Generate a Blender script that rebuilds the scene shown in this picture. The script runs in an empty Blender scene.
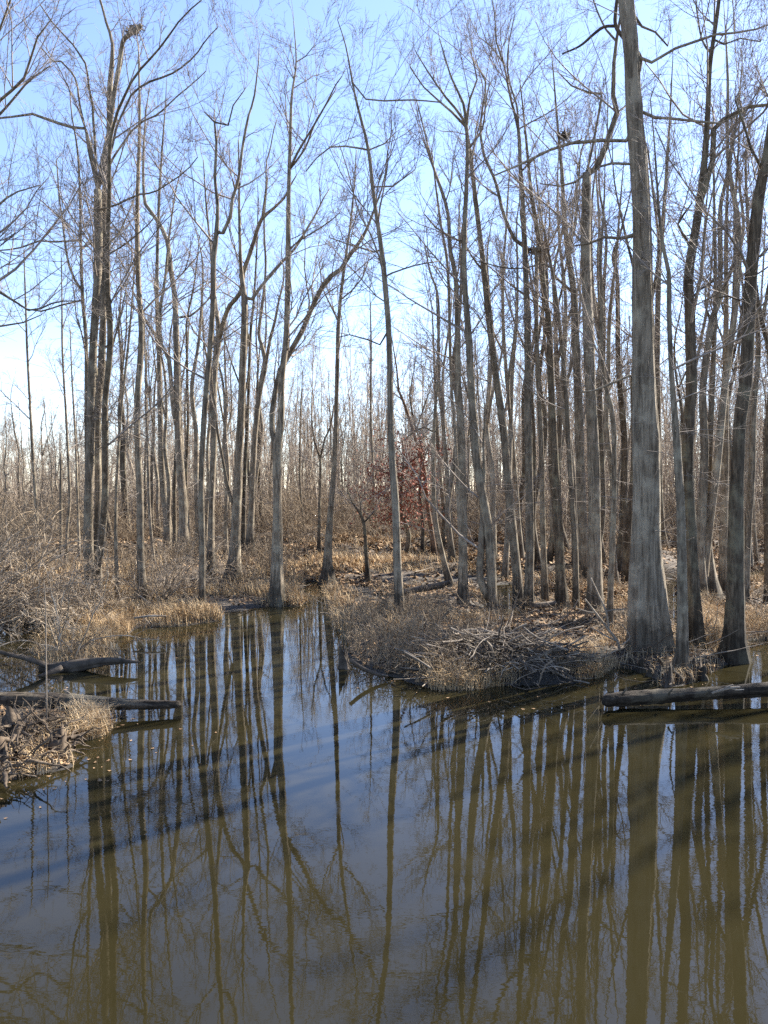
import bpy, math
import numpy as np
from math import radians as R

rng = np.random.default_rng(11)
C = bpy.context.scene
COL = C.collection

# ------------------------------------------------------------------ camera geometry
F = 800.0; CX, CY = 384.0, 512.0; CAMH = 3.0
PITCH = -math.atan(22.0 / F)
FW = np.array([0, math.cos(PITCH), math.sin(PITCH)])
UP = np.array([0, -math.sin(PITCH), math.cos(PITCH)])
RT = np.array([1.0, 0, 0])
CAM = np.array([0, 0, CAMH])

def ray(px, py):
    return FW + RT * ((px - CX) / F) + UP * ((CY - py) / F)

def at_depth(px, py, D):
    d = ray(px, py)
    return CAM + d * (D / d[1])

def at_z(px, py, z=0.0):
    d = ray(px, py)
    return CAM + d * ((z - CAMH) / d[2])

# ------------------------------------------------------------------ shoreline and terrain
def poly(pts):
    return np.array([at_z(x, y)[:2] for x, y in pts])

BACK = [(-900, 622), (-200, 622), (0, 622), (45, 626), (75, 636), (112, 640), (132, 628), (180, 627), (214, 621), (224, 612),
        (262, 608), (296, 606), (318, 596), (330, 600), (338, 622), (345, 650), (362, 670), (400, 681), (440, 689),
        (470, 688), (520, 685), (560, 680), (600, 677), (622, 668), (646, 672), (668, 684), (700, 683), (711, 672),
        (722, 664), (742, 655), (748, 640), (800, 637), (1200, 634), (2500, 628)]
pb = poly(BACK)
pb = np.vstack([pb, [[260, 60], [260, 330], [-260, 330], [-260, 60]]])
LAND = [pb,
        poly([(-300, 706), (0, 700), (60, 702), (95, 706), (106, 716), (100, 735), (72, 744), (74, 768), (44, 775), (0, 785), (-300, 812)]),
        poly([(28, 652), (60, 640), (105, 640), (122, 655), (98, 664), (50, 668)])]
POND = [poly([(659, 646), (672, 648), (680, 610), (676, 574), (664, 573), (659, 600)]),
        poly([(736, 584), (830, 586), (860, 571), (742, 571)]),
        poly([(482, 586), (514, 584), (521, 622), (482, 624)]),
        poly([(300, 604), (322, 596), (326, 586), (312, 581), (294, 592)])]

def sdf(P, V):
    """signed distance, positive inside"""
    d = np.full(len(P), 1e18); ins = np.zeros(len(P), bool)
    n = len(V)
    for i in range(n):
        a = V[i]; b = V[(i + 1) % n]
        e = b - a; w = P - a
        t = np.clip((w @ e) / (e @ e + 1e-12), 0, 1)
        q = w - t[:, None] * e
        d = np.minimum(d, (q * q).sum(1))
        c = (a[1] > P[:, 1]) != (b[1] > P[:, 1])
        xx = a[0] + (P[:, 1] - a[1]) * e[0] / (e[1] if abs(e[1]) > 1e-12 else 1e-12)
        ins ^= c & (P[:, 0] < xx)
    d = np.sqrt(d)
    return np.where(ins, d, -d)

_nr = np.random.default_rng(5)
_W = [(_nr.uniform(0, 6.28), _nr.uniform(0, 6.28), k) for k in (0.35, 0.55, 0.9, 1.4, 2.2, 3.4, 5.2, 8.0) for _ in range(3)]
def fbm(P, amp_pow=0.9):
    s = np.zeros(len(P))
    for a, ph, k in _W:
        s += np.sin((P[:, 0] * math.cos(a) + P[:, 1] * math.sin(a)) * k * 1.7 + ph + 1.3 * np.sin(P[:, 0] * k * .6 + P[:, 1] * k * .45 + a * 2)) / k ** amp_pow
    return s / 4.0

def shore(P):
    P = np.asarray(P, float).reshape(-1, 2)
    d = np.full(len(P), -1e9)
    for V in LAND:
        d = np.maximum(d, sdf(P, V))
    for V in POND:
        d = np.minimum(d, -sdf(P, V))
    nz = np.zeros(len(P))
    for a, ph, k in _W[9:]:
        nz += np.sin((P[:, 0] * math.cos(a) + P[:, 1] * math.sin(a)) * k * 1.7 + ph) / k ** .8
    return d + nz * .045

def terrain(P):
    P = np.asarray(P, float).reshape(-1, 2)
    d = shore(P)
    n = fbm(P)
    y = P[:, 1]
    rise = np.clip((y - 30) / 50, 0, 1) ** 1.3 * 1.1
    # brown bank rising behind the inlet
    rise += .28 * np.exp(-(((P[:, 0] + 5) / 7) ** 2 + ((y - 46) / 7) ** 2))
    up = .16 * (1 - np.exp(-np.maximum(d, 0) / .35)) + .10 * (1 - np.exp(-np.maximum(d, 0) / 3)) + np.clip(d / 1.5, 0, 1) * ((.10 + .10 * np.clip((y - 18) / 10, 0, 1)) * n + rise)
    dn = np.maximum(d * .45, -.7)
    return np.where(d > 0, np.maximum(up, .01), dn)

def tz(x, y):
    return float(terrain([[x, y]])[0])

def ground_px(px, py):
    p = at_z(px, py, 0.0)
    for _ in range(4):
        z = max(tz(p[0], p[1]), 0.0)
        p = at_z(px, py, min(z, 2.5))
    return p

# ------------------------------------------------------------------ mesh helpers
def mesh_from(name, V, Q, mats, smooth=True, T=None, mi=None):
    """V (n,3), Q (m,4) quads, T (k,3) triangles"""
    me = bpy.data.meshes.new(name)
    V = np.ascontiguousarray(V, dtype=np.float32)
    Q = np.zeros((0, 4), np.int32) if Q is None else np.asarray(Q, np.int32)
    T = np.zeros((0, 3), np.int32) if T is None else np.asarray(T, np.int32)
    me.vertices.add(len(V)); me.vertices.foreach_set('co', V.ravel())
    nl = Q.size + T.size
    me.loops.add(nl)
    me.loops.foreach_set('vertex_index', np.concatenate([Q.ravel(), T.ravel()]).astype(np.int32))
    npol = len(Q) + len(T)
    me.polygons.add(npol)
    st = np.concatenate([np.arange(len(Q)) * 4, Q.size + np.arange(len(T)) * 3]).astype(np.int32)
    me.polygons.foreach_set('loop_start', st)
    if smooth:
        me.polygons.foreach_set('use_smooth', np.ones(npol, bool))
    if mi is not None:
        me.polygons.foreach_set('material_index', np.asarray(mi, np.int32))
    me.update(calc_edges=True)
    me.validate()
    for m in (mats if isinstance(mats, (list, tuple)) else [mats]):
        me.materials.append(m)
    return me

def obj(name, me, parent=None, loc=None):
    o = bpy.data.objects.new(name, me); COL.objects.link(o)
    if parent is not None: o.parent = parent
    if loc is not None: o.location = [float(v) for v in loc]
    return o

def tag(o, label, cat, group=None, kind=None):
    if label: o['label'] = label
    if cat: o['category'] = cat
    if group: o['group'] = group
    if kind: o['kind'] = kind
    return o

def empty(name, loc):
    o = bpy.data.objects.new(name, None); COL.objects.link(o)
    o.location = [float(v) for v in loc]; o.empty_display_size = .3
    return o

class Acc:
    """collects vertices and quads"""
    def __init__(s): s.V = []; s.Q = []; s.T = []; s.n = 0
    def add(s, V, Q=None, T=None):
        s.V.append(V)
        if Q is not None and len(Q): s.Q.append(Q + s.n)
        if T is not None and len(T): s.T.append(T + s.n)
        s.n += len(V)
    def mesh(s, name, mat, smooth=True):
        return mesh_from(name, np.vstack(s.V), np.vstack(s.Q) if s.Q else None, mat, smooth, np.vstack(s.T) if s.T else None)

def norm(v): return v / (np.linalg.norm(v, axis=-1, keepdims=True) + 1e-12)

def tubes(P, Rr, sides=3, cap=False):
    """P (N,K,3) centre lines, Rr (N,K) radii -> V, Q"""
    N, K, _ = P.shape
    T = np.empty_like(P)
    T[:, 1:-1] = P[:, 2:] - P[:, :-2]; T[:, 0] = P[:, 1] - P[:, 0]; T[:, -1] = P[:, -1] - P[:, -2]
    T = norm(T)
    ref = np.where(np.abs(T[:, :1, 2:3]) > .85, np.array([1.0, 0, 0]), np.array([0, 0, 1.0]))
    ref = np.broadcast_to(ref, T.shape)
    U = norm(np.cross(T, ref)); W = np.cross(T, U)
    a = np.arange(sides) * 2 * math.pi / sides
    V = P[:, :, None] + Rr[:, :, None, None] * (np.cos(a)[None, None, :, None] * U[:, :, None] + np.sin(a)[None, None, :, None] * W[:, :, None])
    V = V.reshape(-1, 3)
    i = (np.arange(N)[:, None, None] * K + np.arange(K - 1)[None, :, None]) * sides
    j = np.arange(sides)[None, None, :]; j2 = (j + 1) % sides
    Q = np.stack([i + j, i + j2, i + sides + j2, i + sides + j], -1).reshape(-1, 4)
    return V, Q

def smooth_line(P, step):
    """Catmull-Rom through P (n,d); returns dense samples"""
    P = np.asarray(P, float)
    if len(P) == 2:
        n = max(2, int(np.linalg.norm(P[1, :3] - P[0, :3]) / step) + 1)
        t = np.linspace(0, 1, n)[:, None]
        return P[0] * (1 - t) + P[1] * t
    E = np.vstack([2 * P[0] - P[1], P, 2 * P[-1] - P[-2]])
    out = []
    for k in range(1, len(E) - 2):
        n = max(1, int(np.linalg.norm(E[k + 1, :3] - E[k, :3]) / step))
        t = np.linspace(0, 1, n, endpoint=False)[:, None]
        a, b, c, d = E[k - 1], E[k], E[k + 1], E[k + 2]
        out.append(.5 * ((2 * b) + (c - a) * t + (2 * a - 5 * b + 4 * c - d) * t ** 2 + (3 * b - a - 3 * c + d) * t ** 3))
    out.append(P[-1:])
    return np.vstack(out)

def trunk_tube(line, sides, g, flare=0.0, lobes=5, rough=.05, bottom=None):
    """line (n,4): x,y,z,r ; irregular tube with knots, closed top; flare spreads buttress lobes at the foot"""
    P = line[:, :3]; r = line[:, 3]
    n = len(P)
    T = np.gradient(P, axis=0); T = norm(T)
    ref = np.array([0, 1.0, 0]) if abs(T[0][1]) < .8 else np.array([0, 0, 1.0])
    U = norm(np.cross(T, ref)); W = np.cross(T, U)
    a = np.arange(sides) * 2 * math.pi / sides
    s = np.concatenate([[0], np.cumsum(np.linalg.norm(np.diff(P, axis=0), axis=1))])
    m = np.ones((n, sides))
    for k in (2, 3, 5, 7):
        ph = g.uniform(0, 6.28); fr = g.uniform(.3, 1.6); 
        m += rough / k ** .5 * np.sin(k * a[None] + ph + fr * s[:, None] * .5) * g.uniform(.4, 1)
    if sides >= 18:
        for k in (9, 13, 19):
            if k < sides * .42: m += .022 * np.sin(k * a[None] + g.uniform(0, 6) + .8 * np.sin(s[:, None] * g.uniform(.8, 2.2) + g.uniform(0, 6)))
    m += rough * .5 * np.sin(s[:, None] * g.uniform(1.5, 3) + g.uniform(0, 6) + 1.5 * np.sin(a)[None])
    m += g.normal(0, rough * .22, m.shape)
    for _ in range(int(s[-1] / 1.6) + 1):           # knots
        k = g.uniform(0, s[-1]); aa = g.uniform(0, 6.28); w = g.uniform(.06, .14)
        da = np.angle(np.exp(1j * (a - aa)))
        m += g.uniform(.06, .2) * np.exp(-((s[:, None] - k) / w) ** 2 - (da[None] / .6) ** 2)
    if flare:
        ph = g.uniform(0, 6.28)
        lob = .5 + .5 * np.sin(lobes * a + ph + .8 * np.sin(2 * a + ph))
        h = s - .25
        e = np.exp(-np.maximum(h, 0) / (5.5 * r[min(5, n - 1)] + .12))
        m += flare * e[:, None] * (.35 + .9 * lob[None])
    V = P[:, None] + (r[:, None] * m)[:, :, None] * (np.cos(a)[None, :, None] * U[:, None] + np.sin(a)[None, :, None] * W[:, None])
    V = V.reshape(-1, 3)
    i = np.arange(n - 1)[:, None] * sides; j = np.arange(sides)[None]; j2 = (j + 1) % sides
    Q = np.stack([i + j, i + j2, i + sides + j2, i + sides + j], -1).reshape(-1, 4)
    V = np.vstack([V, P[-1] + T[-1] * r[-1] * .5, P[0] - T[0] * r[0] * .3])
    k = n * sides; b = (n - 1) * sides
    jj = np.arange(sides)
    Tt = np.vstack([np.stack([b + jj, b + (jj + 1) % sides, np.full(sides, k)], -1),
                    np.stack([(jj + 1) % sides, jj, np.full(sides, k + 1)], -1)])
    return V, Q, Tt

# ------------------------------------------------------------------ branching
def perp(d, g):
    q = g.normal(size=d.shape)
    q -= (q * d).sum(-1, keepdims=True) * d
    return norm(q)

def grow(P0, d, L, K, wig, trop, g):
    N = len(P0)
    P = np.empty((N, K, 3)); P[:, 0] = P0
    d = d.copy(); st = (L / (K - 1))[:, None]
    for k in range(1, K):
        d = norm(d + g.normal(0, wig, (N, 3)) + np.array([0, 0, 1.0]) * trop)
        P[:, k] = P[:, k - 1] + d * st
    return P

def spawn(P, Rr, L, per, t0, t1, ang, lenf, g, rf=.55, rmin=.003, lref=0):
    """children along parents"""
    N, K, _ = P.shape
    idx = np.repeat(np.arange(N), per)
    if lref: idx = idx[g.random(len(idx)) < np.clip(L[idx] / lref, .12, 1)]
    t = g.uniform(t0, t1, len(idx)) * (K - 1)
    k = np.minimum(t.astype(int), K - 2); f = (t - k)[:, None]
    p = P[idx, k] * (1 - f) + P[idx, k + 1] * f
    rr = Rr[idx, k] * (1 - f[:, 0]) + Rr[idx, k + 1] * f[:, 0]
    d = norm(P[idx, k + 1] - P[idx, k])
    a = g.normal(ang, .22, len(idx))[:, None]
    d = norm(d * np.cos(a) + perp(d, g) * np.sin(a))
    l = L[idx] * g.uniform(lenf * .45, lenf * 1.2, len(idx)) * (1 - .45 * t / (K - 1))
    return p, d, l, np.maximum(rr * rf, rmin)

def taper(r0, K, end=.3):
    return r0[:, None] * np.linspace(1, end, K)[None]

def crown_from_stems(stems, g, dens=1.0, reach=1.0, low=10, rtw=.0035, fine=True, lowz=(2, 8), start=.45):
    """stems: list of (n,4) lines in local coordinates, first is the trunk. Returns Acc with limbs, branches and twigs"""
    A = Acc()
    P0 = []; D0 = []; L0 = []; R0 = []
    for si, S in enumerate(stems):
        n = len(S); seg = np.linalg.norm(np.diff(S[:, :3], axis=0), axis=1); s = np.concatenate([[0], np.cumsum(seg)])
        tot = s[-1]
        s0 = tot * (start if si == 0 else .2)
        m = max(5, int((tot - s0) * 2.2 * dens))
        q = np.sort(g.uniform(s0, tot * .995, m)); q[-1] = tot * .999; q[-2] = tot * .99
        for x in q:
            k = min(np.searchsorted(s, x), n - 1); f = (x - s0) / (tot - s0 + 1e-6)
            tdir = S[k, :3] - S[max(k - 2, 0), :3]; tdir = tdir / (np.linalg.norm(tdir) + 1e-9)
            az = g.uniform(0, 6.283); el = R(g.normal(28 + 34 * f, 11))
            d = np.array([math.cos(az) * math.cos(el), math.sin(az) * math.cos(el), math.sin(el)])
            d = d + tdir * .35 * f; d /= np.linalg.norm(d)
            l = g.uniform(.5, 1.3) * (2.5 - 1.5 * f) * reach * (1.0 if g.random() < .7 else .45)
            P0.append(S[k, :3]); D0.append(d); L0.append(l); R0.append(min(max(S[k, 3] * .5, .006), .006 + .0068 * l))
    P0 = np.array(P0); D0 = np.array(D0); L0 = np.array(L0); R0 = np.array(R0)
    K = 7
    B1 = grow(P0, D0, L0, K, .115, .06, g); Rr1 = taper(R0, K, .35)
    A.add(*tubes(B1, Rr1, 4))
    p, d, l, r = spawn(B1, Rr1, L0, 8, .12, 1.0, .64, .60, g, .58, rtw, 1.3)
    B2 = grow(p, d, l, 6, .10, .045, g); Rr2 = taper(r, 6, .45)
    A.add(*tubes(B2, Rr2, 3))
    p, d, l, r = spawn(B2, Rr2, l, 5, .08, 1.0, .62, .64, g, .62, rtw, .55)
    B3 = grow(p, d, l, 4, .09, .04, g); Rr3 = taper(r, 4, .6)
    A.add(*tubes(B3, Rr3, 3))
    if fine:
        p, d, l, r = spawn(B3, Rr3, np.maximum(l, .08), 3, .1, .9, .6, .7, g, .8, rtw * .8, .4)
        B4 = grow(p, d, l, 3, .08, .03, g)
        A.add(*tubes(B4, taper(r, 3, .7), 3))
    # short level twigs low on the trunk
    if low:
        S = stems[0]
        zz = S[:, 2]
        P0 = []; D0 = []; L0 = []
        for _ in range(low):
            z = g.uniform(*lowz); k = int(np.argmin(np.abs(zz - z)))
            az = g.uniform(0, 6.283); el = R(g.normal(4, 14))
            P0.append(S[k, :3] ); D0.append([math.cos(az) * math.cos(el), math.sin(az) * math.cos(el), math.sin(el)]); L0.append(g.uniform(.25, 1.3))
        P0 = np.array(P0); D0 = np.array(D0); L0 = np.array(L0)
        B = grow(P0, D0, L0, 6, .10, .0, g); rr = taper(.004 + L0 * .003, 6, .4)
        A.add(*tubes(B, rr, 3))
        p, d, l, r = spawn(B, rr, L0, 3, .25, 1, .7, .5, g, .6, rtw)
        A.add(*tubes(grow(p, d, l, 4, .14, 0, g), taper(r, 4, .6), 3))
    return A

# ------------------------------------------------------------------ materials
def nodes(name):
    m = bpy.data.materials.new(name); m.use_nodes = True
    nt = m.node_tree; nt.nodes.clear()
    out = nt.nodes.new('ShaderNodeOutputMaterial'); b = nt.nodes.new('ShaderNodeBsdfPrincipled')
    nt.links.new(b.outputs[0], out.inputs[0])
    return m, nt, b

def nz(nt, vec, scale, detail=4, rough=.6):
    n = nt.nodes.new('ShaderNodeTexNoise'); n.inputs['Scale'].default_value = scale
    n.inputs['Detail'].default_value = detail; n.inputs['Roughness'].default_value = rough
    if vec is not None: nt.links.new(vec, n.inputs['Vector'])
    return n.outputs['Fac']

def ramp(nt, fac, stops):
    r = nt.nodes.new('ShaderNodeValToRGB')
    while len(r.color_ramp.elements) < len(stops): r.color_ramp.elements.new(.5)
    for e, (p, c) in zip(r.color_ramp.elements, stops):
        e.position = p; e.color = (c[0], c[1], c[2], 1)
    nt.links.new(fac, r.inputs[0]); return r.outputs[0]

def mixc(nt, fac, a, b, mode='MIX'):
    m = nt.nodes.new('ShaderNodeMix'); m.data_type = 'RGBA'; m.blend_type = mode
    for s, v in ((m.inputs[0], fac), (m.inputs[6], a), (m.inputs[7], b)):
        if hasattr(v, 'links'): nt.links.new(v, s)
        elif isinstance(v, (int, float)): s.default_value = v
        else: s.default_value = (v[0], v[1], v[2], 1)
    return m.outputs[2]

def mapping(nt, sc):
    t = nt.nodes.new('ShaderNodeTexCoord'); mp = nt.nodes.new('ShaderNodeMapping')
    mp.inputs['Scale'].default_value = sc
    nt.links.new(t.outputs['Object'], mp.inputs['Vector'])
    return t.outputs['Object'], mp.outputs['Vector']

def bump(nt, b, h, strength, dist):
    bp = nt.nodes.new('ShaderNodeBump'); bp.inputs['Strength'].default_value = strength; bp.inputs['Distance'].default_value = dist
    nt.links.new(h, bp.inputs['Height']); nt.links.new(bp.outputs[0], b.inputs['Normal'])

def math_n(nt, op, a, b=None):
    m = nt.nodes.new('ShaderNodeMath'); m.operation = op
    for s, v in zip(m.inputs, (a, b)):
        if v is None: continue
        if hasattr(v, 'links'): nt.links.new(v, s)
        else: s.default_value = v
    return m.outputs[0]

def bark(name, dark, mid, light, lichen=None, stain=.55, vs=(22, 22, 3.2), bs=.6):
    m, nt, b = nodes(name)
    raw, v = mapping(nt, vs)
    f1 = nz(nt, v, 1.0, 6, .68)
    c = ramp(nt, f1, [(.30, dark), (.5, mid), (.68, light)])
    # long dark fissures
    mp2 = nt.nodes.new('ShaderNodeMapping'); mp2.inputs['Scale'].default_value = (9, 9, .7); nt.links.new(raw, mp2.inputs['Vector'])
    c = mixc(nt, ramp(nt, nz(nt, mp2.outputs[0], 1.0, 3, .5), [(.36, (.55, .55, .55)), (.47, (0, 0, 0))]), c, dark)
    f2 = nz(nt, raw, 2.3, 4, .6)
    if lichen:
        c = mixc(nt, ramp(nt, f2, [(.5, (0, 0, 0)), (.66, (.75, .75, .75))]), c, lichen)
    oi = nt.nodes.new('ShaderNodeObjectInfo')
    var = ramp(nt, oi.outputs['Random'], [(0, (.86, .79, .70)), (1, (1.40, 1.29, 1.14))])
    c = mixc(nt, 1.0, c, var, 'MULTIPLY')
    # damp flood stain at the foot, with an uneven upper edge
    sx = nt.nodes.new('ShaderNodeSeparateXYZ'); nt.links.new(raw, sx.inputs[0])
    edge = math_n(nt, 'ADD', sx.outputs['Z'], math_n(nt, 'MULTIPLY', nz(nt, raw, 5.0, 3), -.9))
    st = ramp(nt, edge, [(0.0, (1 - stain,) * 3), (.22, (1, 1, 1))])
    c = mixc(nt, 1.0, c, st, 'MULTIPLY')
    nt.links.new(c, b.inputs['Base Color'])
    b.inputs['Roughness'].default_value = .92; b.inputs['Specular IOR Level'].default_value = .2
    bump(nt, b, f1, bs, .025)
    return m

def plain(name, stops, scale=3.0, rough=.9, sc=(1, 1, 1), rnd=True):
    m, nt, b = nodes(name)
    raw, v = mapping(nt, sc)
    c = ramp(nt, nz(nt, v, scale, 4), stops)
    nt.links.new(c, b.inputs['Base Color']); b.inputs['Roughness'].default_value = rough
    b.inputs['Specular IOR Level'].default_value = .25
    return m

M = {}
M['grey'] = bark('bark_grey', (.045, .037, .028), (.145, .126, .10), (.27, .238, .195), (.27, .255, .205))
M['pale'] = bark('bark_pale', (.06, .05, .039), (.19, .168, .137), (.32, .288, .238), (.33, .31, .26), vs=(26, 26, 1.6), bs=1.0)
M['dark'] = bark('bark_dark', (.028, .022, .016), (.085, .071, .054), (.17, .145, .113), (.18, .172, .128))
M['red'] = bark('bark_brown', (.05, .035, .025), (.11, .075, .052), (.18, .13, .095), None)
M['twig'] = plain('twig_bark', [(.35, (.16, .13, .105)), (.65, (.31, .26, .215))], 1.2)
M['paletwig'] = plain('pale_twig_bark', [(.36, (.13, .094, .06)), (.5, (.28, .215, .148)), (.64, (.50, .405, .295))], 5.0)
M['browntwig'] = plain('brown_twig_bark', [(.35, (.135, .098, .062)), (.65, (.30, .23, .155))], 2.0)
M['fartwig'] = plain('hazed_far_twig', [(.35, (.24, .188, .138)), (.65, (.40, .325, .245))], .6)  # twig tone lightened with distance haze put into the colour
M['wetlog'] = bark('wet_log_bark', (.018, .015, .012), (.075, .062, .049), (.21, .178, .142), (.27, .25, .20), stain=.55, vs=(2.2, 20, 20), bs=1.0)
M['deadwood'] = plain('dead_wood', [(.3, (.11, .084, .06)), (.55, (.22, .18, .137)), (.75, (.40, .335, .26))], 4.0)
M['darkdead'] = plain('damp_dead_wood', [(.3, (.03, .024, .018)), (.6, (.09, .07, .052)), (.8, (.18, .14, .105))], 5.0)
M['roots'] = plain('weathered_roots', [(.3, (.035, .024, .016)), (.55, (.11, .08, .053)), (.75, (.24, .185, .13))], 7.0)
M['grass'] = plain('dry_grass_blades', [(.3, (.21, .135, .066)), (.5, (.42, .295, .16)), (.7, (.60, .455, .275))], 2.2)
M['leaf'] = plain('fallen_leaves', [(.28, (.085, .047, .023)), (.45, (.19, .115, .058)), (.58, (.31, .20, .107)), (.72, (.43, .305, .185))], 4.0)
M['russet'] = plain('russet_leaves', [(.3, (.11, .034, .02)), (.55, (.21, .066, .038)), (.75, (.31, .115, .07))], 3.0)
M['greenmoss'] = plain('green_sprig', [(.3, (.05, .075, .02)), (.7, (.12, .15, .05))], 4.0)

# ground
m, nt, b = nodes('leaf_covered_mud')
raw, v = mapping(nt, (1, 1, 1))
f = nz(nt, raw, 9.0, 8, .75); f2 = nz(nt, raw, .55, 4, .6)
c = ramp(nt, f, [(.30, (.024, .016, .010)), (.45, (.045, .029, .016)), (.56, (.085, .056, .030)), (.70, (.15, .10, .056))])
c2 = ramp(nt, f, [(.32, (.022, .017, .012)), (.55, (.05, .036, .022)), (.72, (.13, .093, .058))])
c = mixc(nt, ramp(nt, f2, [(.42, (0, 0, 0)), (.58, (1, 1, 1))]), c, c2)
sx = nt.nodes.new('ShaderNodeSeparateXYZ'); nt.links.new(raw, sx.inputs[0])
c = mixc(nt, ramp(nt, sx.outputs['Z'], [(.0, (1, 1, 1)), (.07, (0, 0, 0))]), c, (.022, .018, .013))
nt.links.new(c, b.inputs['Base Color']); b.inputs['Roughness'].default_value = .9
bump(nt, b, nz(nt, raw, 22.0, 6, .7), .9, .04)
M['ground'] = m

# muddy water: a silty body under a glossy skin with slow ripples
m, nt, b = nodes('silty_pond_water')
raw, v = mapping(nt, (1, 1, 1))
f = nz(nt, raw, .22, 5, .6)
c = ramp(nt, f, [(.35, (.0135, .0112, .0045)), (.65, (.019, .0158, .0068))])
nt.links.new(c, b.inputs['Base Color'])
film = nz(nt, raw, .9, 6, .7)
fm = ramp(nt, film, [(.56, (.012,) * 3), (.66, (.055,) * 3)]); nt.links.new(fm, b.inputs['Roughness'])
b.inputs['IOR'].default_value = 1.333
b.inputs['Specular IOR Level'].default_value = .62
n1 = nz(nt, raw, 1.6, 2, .5)
mp = nt.nodes.new('ShaderNodeMapping'); mp.inputs['Scale'].default_value = (1.0, 2.6, 1); nt.links.new(raw, mp.inputs['Vector'])
n2 = nz(nt, mp.outputs[0], 6.0, 2, .5)
patch = ramp(nt, nz(nt, raw, .35, 3), [(.38, (.15, .15, .15)), (.62, (1, 1, 1))])
h = math_n(nt, 'ADD', math_n(nt, 'MULTIPLY', n1, .5), math_n(nt, 'MULTIPLY', math_n(nt, 'MULTIPLY', n2, patch), .28))
bump(nt, b, h, .075, .02)
M['water'] = m

# ------------------------------------------------------------------ ground and water
def warped(a, b, c, d, n_in, n_out, grow_=1.09):
    """dense between b and c, stretching to a and d"""
    mid = np.linspace(b, c, n_in)
    st = mid[1] - mid[0]
    lo = []; x = b; s = st
    while x > a: s *= grow_; x -= s; lo.append(max(x, a))
    hi = []; x = c; s = st
    while x < d: s *= grow_; x += s; hi.append(min(x, d))
    return np.concatenate([lo[::-1], mid, hi])
xs = warped(-900, -14, 14, 900, 260, 0); ys = warped(-60, 7, 38, 1500, 330, 0)
X, Y = np.meshgrid(xs, ys)
P = np.stack([X.ravel(), Y.ravel()], -1)
Z = terrain(P)
nx, ny = len(xs), len(ys)
i = np.arange(ny - 1)[:, None] * nx + np.arange(nx - 1)[None]
Q = np.stack([i, i + 1, i + nx + 1, i + nx], -1).reshape(-1, 4)
g_ = obj('ground', mesh_from('ground', np.column_stack([P, Z]), Q, M['ground']))
tag(g_, 'leaf covered muddy swamp floor and banks', None, None, 'structure')
wv = np.array([[-300, -55, 0], [300, -55, 0], [300, 330, 0], [-300, 330, 0]], float)
w_ = obj('water', mesh_from('water', wv, [[0, 1, 2, 3]], M['water'], False))
tag(w_, 'still olive brown swamp water mirroring the trees', None, None, 'structure')

# ------------------------------------------------------------------ hero trees
TREES = []
def T(label, pts, limbs=(), bark='grey', dens=1.0, reach=1.0, low=12, start=.45, flare=.55, D=None, group='bare trees standing along the water', ext=True, name='bare_tree', lobes=5):
    TREES.append(dict(label=label, pts=pts, limbs=limbs, bark=bark, dens=dens, reach=reach, low=low, start=start, flare=flare, D=D, group=group, ext=ext, name=name, lobes=lobes))

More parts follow.
